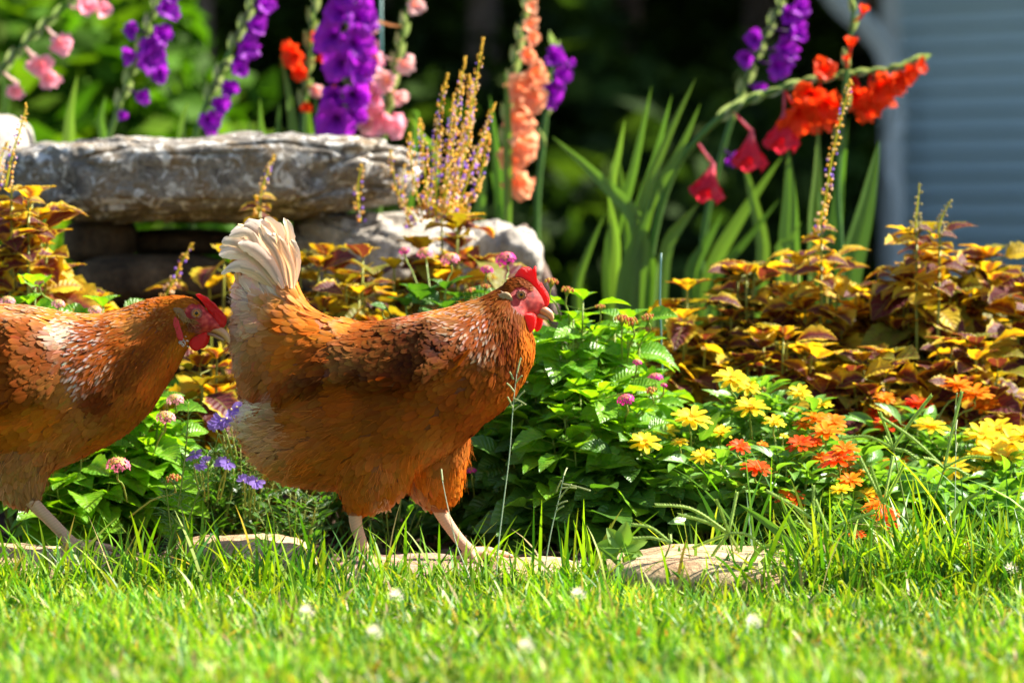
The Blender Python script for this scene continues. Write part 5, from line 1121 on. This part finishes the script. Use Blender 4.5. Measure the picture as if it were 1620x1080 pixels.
# table rows: px, py, dirx, diry(down), length, width, base rgb, tip rgb, tip amount, fluff
def ctrl(rows): return [(r[0],r[1],r[2],r[3],r[4],r[5],*r[6],*r[7],r[8],r[9]) for r in rows]
HEN_RIGHT=dict(seed=3,Y=5.50,origin=(650,888),leg_y=812,nofeather_x=846,
 body=[(456,398,392,415,9),(470,440,376,470,24),(492,482,368,545,46),(532,502,380,612,66),(556,505,392,640,74),(574,507,380,682,80),(612,504,432,752,88),
       (652,497,532,772,92),(690,489,640,752,92),(720,482,716,712,86),(742,475,770,668,76),(763,468,813,628,61),(781,459,841,575,46),(796,450,845,538,32),
       (810,439,840,512,24),(826,438,850,502,19),(845,450,858,490,13),(857,466,864,484,7)],
 wing=[(742,505),(757,540),(742,572),(715,585),(664,609),(618,615),(560,603),(520,604),(468,628),(445,622),(470,585),(540,535),(620,508),(700,500)],
 thighs=[dict(y=-40,st=[(520,690,690,690,34),(530,732,665,726,36),(540,770,648,762,31),(547,792,622,790,21),(556,802,596,803,11)]),
         dict(y=30,st=[(620,680,750,680,34),(636,722,742,718,37),(642,762,734,754,31),(656,788,726,783,20),(676,800,710,797,10)])],
 legs=[dict(y=-40,shank=[(566,795),(564,822),(574,855),(583,884)],
            toes=[[(583,884,0),(602,888,-4),(626,893,-8),(648,898,-12)],[(583,884,0),(596,893,-18),(610,901,-34),(622,908,-46)],[(583,884,0),(602,884,14),(622,886,30),(640,889,40)],[(583,884,0),(570,890,4),(558,896,6)]]),
       dict(y=30,shank=[(690,798),(704,824),(724,852),(744,874)],
            toes=[[(744,874,0),(766,880,-3),(790,887,-6),(814,892,-8)],[(744,874,0),(752,888,-18),(764,900,-34),(776,908,-44)],[(744,874,0),(770,874,14),(792,880,28),(806,884,38)],[(744,874,0),(730,884,4),(716,893,8)]])],
 face=[(807,470),(812,456),(824,449),(838,452),(866,470),(868,500),(852,501),(836,500),(822,495),(812,484)],
 ctrl=ctrl([
  (425,400,-.2,-1,34,13,WHITE,WHITE,.3,.35),(388,408,-.8,-.4,28,12,CREAM,WHITE,.3,.5),(462,420,-.1,-1,26,9,(.82,.62,.4),WHITE,.5,.2),
  (380,455,-.7,-.3,22,9,PINKW,WHITE,.3,.75),(405,450,-.5,-.7,28,11,PINKW,WHITE,.2,.6),(438,452,-.45,-.85,30,12,CREAM,WHITE,.3,.3),
  (470,455,-.4,-.9,26,10,GOLD,CREAM,.35,.1),(376,500,-.7,.1,18,9,(.70,.46,.30),CREAM,.3,.7),(400,505,-.7,.1,24,12,(.62,.38,.22),CREAM,.2,.4),
  (440,485,-.8,-.3,28,14,GOLD,CREAM,.35,.1),(482,492,-.7,-.6,26,12,GOLD,CREAM,.3,.1),(460,515,-.9,-.1,30,16,ORNG,GOLD,.4,.1),(415,535,-.8,.3,26,15,(.5,.2,.05),TAN,.4,.2),
  (372,555,-.5,.4,22,11,(.60,.33,.17),CREAM,.3,.55),(380,600,-.5,.6,22,11,(.50,.22,.07),TAN,.3,.5),(425,580,-.7,.6,28,15,(.42,.14,.03),GOLD,.3,.2),(410,625,-.5,.8,26,13,RUST,ORNG,.3,.3),
  (470,560,-.9,.3,28,14,ORNG,GOLD,.35,.0),(510,520,-1,-.15,26,13,ORNG,GOLD,.4,.0),(550,506,-1,-.05,24,12,GOLD,CREAM,.4,.0),(510,565,-.95,.3,24,12,RUST,ORNG,.4,.0),
  (460,605,-.7,.7,28,12,RUST,ORNG,.3,.1),(505,600,-.9,.4,28,11,DRUST,TAN,.3,.0),
  (580,530,-1,.12,20,13,RUST,TAN,.5,.0),(620,515,-1,.05,20,12,BROWN,TAN,.6,.0),(660,500,-1,.0,20,10,RUST,CREAM,.6,.0),(560,565,-.97,.2,22,13,(.36,.13,.03),TAN,.5,.0),
  (610,560,-.97,.2,20,13,BROWN,TAN,.45,.0),(650,535,-.97,.2,19,13,DRUST,TAN,.35,.0),(655,575,-.97,.25,20,13,DEEP,ORNG,.25,.0),(700,545,-.95,.3,19,12,DEEP,RUST,.4,.0),
  (690,515,-.95,.25,18,10,DRUST,TAN,.5,.0),(705,575,-.97,.2,24,12,BROWN,TAN,.5,.0),(640,600,-1,.1,24,11,DRUST,RUST,.3,.0),(580,594,-1,.05,24,11,DRUST,TAN,.25,.0),(735,555,-.9,.4,20,13,BROWN,ORNG,.5,.0),(730,575,-.95,.3,24,11,RUST,ORNG,.5,.0),
  (700,488,-.95,.25,18,7,GOLD,CREAM,.8,.0),(735,480,-.85,.4,17,5.5,GOLD,CREAM,.75,.0),(720,505,-.85,.5,17,6,(.45,.17,.04),WHITE,.95,.0),(745,510,-.75,.65,17,6,RUST,WHITE,.95,.0),
  (762,480,-.7,.65,16,5,(.4,.15,.03),CREAM,.75,.0),(770,505,-.5,.85,16,5.5,RUST,WHITE,.9,.0),(755,535,-.6,.8,17,7,RUST,CREAM,.8,.0),(775,535,-.4,.9,17,6.5,BROWN,CREAM,.7,.0),
  (785,465,-.7,.7,13,4.2,BROWN,GOLD,.35,.0),(790,485,-.45,.9,14,4.2,BROWN,TAN,.5,.0),(795,510,-.25,.95,15,4.5,BROWN,TAN,.55,.0),(800,540,-.15,1,17,5,DRUST,ORNG,.5,.0),
  (808,445,-.9,.35,9,3,BROWN,ORNG,.3,.0),(825,440,-.95,.2,7,2.6,BROWN,RUST,.3,.0),(812,515,-.1,1,12,4,DRUST,RUST,.3,.0),
  (835,520,0,1,12,4,ORNG,GOLD,.5,.0),(842,550,0,1,15,5.5,ORNG,GOLD,.5,.0),(845,580,-.1,1,17,8,ORNG,GOLD,.5,.0),(818,575,-.1,1,18,8,DRUST,ORNG,.5,.0),(825,610,-.25,.95,20,11,RUST,ORNG,.5,.0),
  (785,575,-.3,.95,20,12,BROWN,ORNG,.4,.0),(760,600,-.6,.75,22,14,(.29,.062,.005),ORNG,.4,.0),(795,640,-.5,.8,22,13,RUST,ORNG,.4,.0),(740,650,-.75,.6,24,14,(.30,.065,.005),ORNG,.35,.1),
  (690,630,-.9,.35,26,14,(.30,.068,.006),ORNG,.3,.1),(620,630,-.97,.2,28,13,BROWN,ORNG,.2,.15),(550,630,-.97,.1,30,12,RUST,ORNG,.2,.2),(640,690,-.8,.55,28,14,(.34,.082,.008),ORNG,.25,.2),
  (560,690,-.9,.4,30,13,(.36,.088,.008),ORNG,.2,.3),(480,660,-.95,.1,30,12,(.44,.12,.015),GOLD,.2,.4),(430,665,-.95,0,30,10,(.50,.22,.07),CREAM,.3,.7),(398,645,-.9,-.25,32,9,WHITE,WHITE,.4,1.0),(415,650,-.9,-.1,30,9,CREAM,WHITE,.4,1.0),(390,672,-.95,.05,30,9,(.80,.60,.40),WHITE,.4,1.0),
  (400,715,-.85,.4,28,9,(.62,.34,.14),CREAM,.3,.9),(440,750,-.65,.65,26,9,(.58,.26,.07),GOLD,.3,.8),(500,735,-.8,.5,28,11,(.48,.13,.012),GOLD,.3,.5),(500,785,-.5,.8,24,9,(.58,.26,.07),GOLD,.3,.8),
  (570,745,-.5,.8,26,12,(.48,.12,.008),GOLD,.3,.45),(575,795,-.15,.95,20,9,ORNG,GOLD,.3,.6),(620,770,.0,.95,24,10,ORNG,GOLD,.35,.6),(628,796,.05,1,16,6,CREAM,WHITE,.5,.6),
  (655,735,.1,.9,26,11,ORNG,GOLD,.35,.5),(700,720,-.3,.9,24,12,(.45,.15,.025),GOLD,.3,.35),(700,785,.15,.95,22,9,ORNG,GOLD,.4,.6),(730,750,.2,.9,22,10,ORNG,GOLD,.4,.5)]),
 tail=[([(440,450),(410,415),(378,398),(350,402)],15,-20,-44,CREAM,WHITE),([(440,450),(405,410),(375,385),(354,382)],15,-26,-40,(.8,.6,.42),WHITE),([(445,448),(415,400),(390,372),(368,366)],16,-22,-34,CREAM,WHITE),
       ([(445,448),(425,395),(403,366),(388,355)],15,-16,-26,(.82,.66,.5),WHITE),([(450,450),(435,395),(420,362),(408,349)],15,-10,-18,CREAM,WHITE),([(452,450),(445,400),(435,365),(424,345)],14,-5,-8,WHITE,WHITE),
       ([(458,452),(456,405),(448,372),(438,351)],12,0,0,WHITE,WHITE),([(462,452),(464,410),(458,380),(450,360)],11,6,8,CREAM,WHITE),([(466,452),(470,420),(468,395),(462,378)],9,-12,-20,WHITE,WHITE),
       ([(445,448),(425,400),(400,372),(378,362)],15,18,32,CREAM,WHITE),([(440,450),(405,410),(375,390),(352,390)],15,22,40,CREAM,WHITE),([(436,456),(408,432),(385,420),(362,424)],12,-22,-46,(.78,.56,.38),WHITE),
       ([(455,450),(440,400),(424,372),(412,358)],11,-24,-34,CREAM,WHITE),([(462,455),(455,415),(443,385),(434,368)],10,-22,-30,(.8,.62,.45),WHITE),([(450,455),(428,415),(402,392),(380,384)],13,-30,-46,PINKW,WHITE),([(466,455),(462,420),(452,392),(446,376)],8,-24,-34,CREAM,CREAM)],
 flight=[([(690,572),(640,596),(580,598),(520,602)],8,-98,-92,DRUST,BROWN),([(660,578),(600,594),(540,594),(480,612)],8,-97,-86,DEEP,BROWN),([(640,570),(580,585),(520,590),(462,622)],8,-100,-78,DRUST,RUST),
         ([(620,560),(560,578),(505,590),(452,626)],8,-102,-72,BROWN,ORNG),([(735,556),(715,572),(680,588),(640,600)],8,-94,-98,DRUST,RUST),([(745,548),(722,572),(700,584),(676,592)],6,-92,-98,RUST,ORNG)],
 head=dict(side=21,comb=[(814,439),(817,431),(823,424),(831,421),(839,422),(843,425),(846,420),(849,422),(848,432),(850,440),(854,446),(857,446),(861,453),(867,462),(870,472),(869,479),(865,485),(861,484),(854,477),(846,470),(840,460),(834,450),(826,444)],
   comb_c=(850,456),wattles=[([(824,506),(828,497),(838,493),(847,496),(849,505),(847,516),(842,523),(836,527),(829,524),(824,516)],-23),([(848,500),(854,496),(860,499),(859,510),(856,519),(850,524),(846,518)],9)],
   lobes=[([(795,478),(799,479),(805,487),(812,496),(811,501),(804,497),(797,488)],3.0,-28,(.50,.03,.05)),([(789,467),(795,461),(804,461),(810,468),(812,477),(808,483),(801,480),(794,474)],2.6,-26,(.38,.25,.11)),([(806,503),(811,499),(818,502),(817,508),(810,508)],2.4,-28,(.55,.48,.38))],
   tufts=[(799,468,-.9,.0,7,(.75,.65,.5)),(806,474,-.5,.6,7,(.5,.3,.12)),(797,484,-.7,.5,5,(.8,.75,.72)),(812,504,-.3,.7,6,(.75,.7,.62)),(822,490,-.8,.3,6,(.42,.15,.04))],eye=(825,465,6.2),nostril=(858,483),
   beak=[([(838,483,836,490,5),(850,481,850,493,6.8),(862,483,860,498,6.2),(870,488,868,502,4.4),(875,493,873,506,3.2),(877,501,875.5,508,1.2)],(.42,.13,.05),(.58,.30,.15)),
         ([(838,490,838,496,4.5),(850,493,848,500,6),(862,498,858,504,4.5),(869,503,866,506,2)],(.34,.12,.05),(.42,.22,.11))]))
HEN_LEFT=dict(seed=5,crisp=.2,Y=5.47,origin=(60,880),leg_y=788,nofeather_x=330,
 body=[(-190,335,-255,352,9),(-165,400,-250,430,28),(-118,455,-232,545,50),(-62,474,-190,650,70),(-12,479,-115,725,84),(30,481,-42,752,92),(70,486,38,752,93),(105,492,96,738,87),
       (135,495,150,714,78),(165,494,200,686,65),(192,488,238,650,52),(218,478,263,612,40),(242,471,284,577,31),(264,468,299,549,25),(287,467,313,530,22),(312,474,331,527,18),(331,491,343,522,12),(348,509,351,524,6)],
 wing=[(105,540),(118,580),(90,625),(20,650),(-60,650),(-160,600),(-120,520),(0,495),(80,505)],
 thighs=[dict(y=-36,st=[(-60,690,110,690,34),(-40,730,98,722,36),(-20,758,82,752,29),(5,778,72,772,19),(25,789,58,788,10)]),
         dict(y=36,st=[(-170,690,-20,690,34),(-150,730,-40,725,34),(-130,765,-52,765,26),(-112,785,-70,785,14)])],
 legs=[dict(y=-36,shank=[(38,772),(62,798),(92,828),(118,856)],toes=[[(118,856,0),(146,864,-3),(172,872,-6),(196,878,-8)],[(118,856,0),(128,872,-18),(140,884,-34),(152,892,-44)],[(118,856,0),(144,858,14),(168,864,30),(184,870,40)],[(118,856,0),(102,868,4),(88,878,8)]]),
       dict(y=36,shank=[(-92,772),(-84,808),(-72,842),(-64,872)],toes=[[(-64,872,0),(-40,878,-3),(-14,884,-6)],[(-64,872,0),(-50,884,-18),(-36,894,-34)],[(-64,872,0),(-76,880,3),(-90,888,5)]])],
 face=[(294,494),(300,482),(312,478),(326,482),(350,505),(352,532),(332,534),(318,530),(308,520),(302,508)],
 ctrl=ctrl([
  (-200,360,-.4,-.9,36,14,WHITE,WHITE,.3,.3),(-240,420,-.8,-.2,28,12,CREAM,WHITE,.3,.8),(-180,500,-.9,-.1,28,13,ORNG,GOLD,.4,.1),(-100,480,-1,-.1,26,12,ORNG,GOLD,.4,.0),(-200,600,-.8,.4,26,13,RUST,GOLD,.3,.5),
  (0,490,-1,-.02,24,11,TAN,CREAM,.7,.0),(50,492,-1,.0,22,10,(.5,.22,.07),CREAM,.8,.0),(90,495,-1,.1,20,8,GOLD,CREAM,.85,.0),(20,515,-1,.1,24,12,RUST,GOLD,.5,.0),(60,520,-1,.2,24,11,RUST,GOLD,.5,.0),
  (-20,540,-1,.15,24,13,RUST,ORNG,.4,.0),(30,560,-.95,.25,24,15,RUST,ORNG,.3,.0),(85,560,-.9,.4,22,13,RUST,TAN,.4,.0),(40,610,-.9,.3,24,14,RUST,ORNG,.3,.1),(-10,600,-1,.2,26,14,ORNG,GOLD,.2,.1),(-60,580,-1,.2,26,14,ORNG,GOLD,.3,.0),
  (120,500,-.95,.3,18,5.5,GOLD,WHITE,1,.0),(115,525,-.92,.35,19,6,CREAM,WHITE,1,.0),(130,545,-.85,.5,19,6.5,RUST,WHITE,1,.0),(145,565,-.8,.6,19,6.5,RUST,WHITE,1,.0),(148,588,-.7,.7,18,7,RUST,WHITE,.7,.0),
  (145,520,-.93,.4,18,5,RUST,WHITE,1,.0),(165,540,-.85,.55,17,5,RUST,WHITE,.8,.0),(180,565,-.75,.65,17,5,RUST,CREAM,.6,.0),(175,510,-.9,.4,17,4.6,RUST,CREAM,.8,.0),(200,535,-.8,.6,16,4.6,RUST,TAN,.55,.0),
  (160,497,-.95,.25,15,4.5,GOLD,CREAM,.8,.0),(200,495,-.93,.35,15,4.2,GOLD,CREAM,.55,.0),(220,510,-.85,.5,14,4,(.42,.15,.03),TAN,.5,.0),(240,480,-.95,.3,13,3.8,ORNG,CREAM,.35,.0),(260,500,-.85,.5,13,3.8,BROWN,TAN,.4,.0),
  (250,530,-.7,.7,14,4,RUST,ORNG,.4,.0),(225,560,-.65,.75,15,5,BROWN,ORNG,.4,.0),(205,590,-.6,.8,16,6,BROWN,ORNG,.35,.0),(280,470,-.98,.1,10,3.2,ORNG,GOLD,.4,.0),(300,468,-.95,-.1,8,2.8,ORNG,GOLD,.4,.0),(272,520,-.5,.85,12,3.8,BROWN,RUST,.4,.0),
  (290,545,-.4,.9,11,4,ORNG,GOLD,.6,.0),(276,572,-.55,.85,13,5,(.6,.13,.012),ORNG,.5,.0),(250,605,-.6,.8,15,6.5,(.6,.13,.012),ORNG,.5,.0),(215,630,-.7,.7,17,8,(.42,.10,.012),ORNG,.3,.0),(225,655,-.75,.65,17,9,ORNG,GOLD,.3,.1),
  (170,620,-.75,.65,20,9,DRUST,RUST,.3,.0),(110,610,-.8,.5,20,10,(.45,.16,.03),ORNG,.3,.0),(90,650,-.85,.45,24,12,ORNG,GOLD,.25,.1),(150,670,-.8,.55,22,11,(.45,.16,.03),ORNG,.3,.1),(40,680,-.9,.3,26,12,ORNG,GOLD,.25,.2),(-20,670,-.9,.3,28,13,ORNG,GOLD,.25,.2),
  (100,720,-.7,.6,22,10,(.5,.18,.04),GOLD,.3,.3),(170,700,-.8,.5,18,9,ORNG,GOLD,.4,.1),(40,730,-.4,.9,24,10,(.42,.18,.05),GOLD,.25,.4),(50,765,.1,1,20,8,(.42,.20,.08),TAN,.3,.6),(0,765,-.3,.9,24,9,(.50,.26,.09),CREAM,.3,.9),(-60,720,-.6,.7,26,11,ORNG,GOLD,.3,.5),(-130,700,-.7,.6,26,11,GOLD,CREAM,.3,.8),(-100,770,0,1,20,9,ORNG,GOLD,.3,.6)]),
 tail=[([(-190,400),(-210,350),(-225,310),(-240,285)],14,-20,-34,CREAM,WHITE),([(-190,400),(-220,360),(-250,330),(-275,322)],14,-24,-40,CREAM,WHITE),([(-188,400),(-195,350),(-205,305),(-212,275)],13,-8,-14,WHITE,WHITE),([(-190,400),(-215,355),(-240,320),(-262,300)],14,16,30,CREAM,WHITE),([(-185,405),(-185,360),(-188,320),(-190,290)],11,4,8,WHITE,WHITE)],
 head=dict(side=21,comb=[(311,465),(317,463.5),(323,466),(330,469),(335,474.5),(341,478),(347,486),(355,494),(360,503),(359,512),(353,519),(346,517),(342,510),(338,500),(330,490),(322,478),(315,470)],comb_c=(340,489),comb_t=5.5,comb_y=0,comb_rough=3.5,
   comb2_=[(325,482),(332,480),(340,487),(350,498),(352,512),(345,514),(336,506),(328,496)],
   wattles=[([(302,541),(306,534),(314,529),(324,525),(330,526),(330,535),(326,544),(319,551),(311,554),(304,549)],-12),([(318,538),(326,529),(333,530),(331,540),(325,549),(318,550)],8)],
   lobes=[([(275,501),(280,498),(286,504),(289,515),(293,528),(293,536),(287,537),(281,528),(276,514)],2.8,-23,(.68,.035,.04)),([(277,487),(286,485),(293,489),(298,498),(300,508),(293,508),(286,500)],2.4,-23,(.28,.14,.05))],
   tufts=[(284,490,.3,.8,9,(.45,.26,.10)),(296,503,.6,.6,9,(.55,.32,.12)),(305,508,.9,.2,9,(.5,.25,.08)),(291,538,.5,.5,6,(.85,.82,.78)),(302,518,.5,.5,8,(.40,.12,.05)),(312,520,.9,.1,7,(.45,.13,.08))],eye=(314.5,494,6.6),nostril=(347,514),
   beak=[([(328,516,326,524,6),(340,514,340,526,6.8),(352,516,350,531,6.2),(360,522,357,536,4.4),(364.5,529,362,541,3),(366,537,364,543,1.2)],(.46,.15,.06),(.60,.34,.18)),
         ([(330,523,328,529,4.5),(340,526,338,532,5.5),(350,531,347,536,4),(357,536,354,539,2)],(.28,.10,.05),(.36,.20,.12))]))
hen_right=build_hen(HEN_RIGHT,'whole brown hen in the middle with raised pale tail and upright red comb')
hen_left=build_hen(HEN_LEFT,'brown hen with white-streaked neck following behind the raised tail, its own tail out of view')
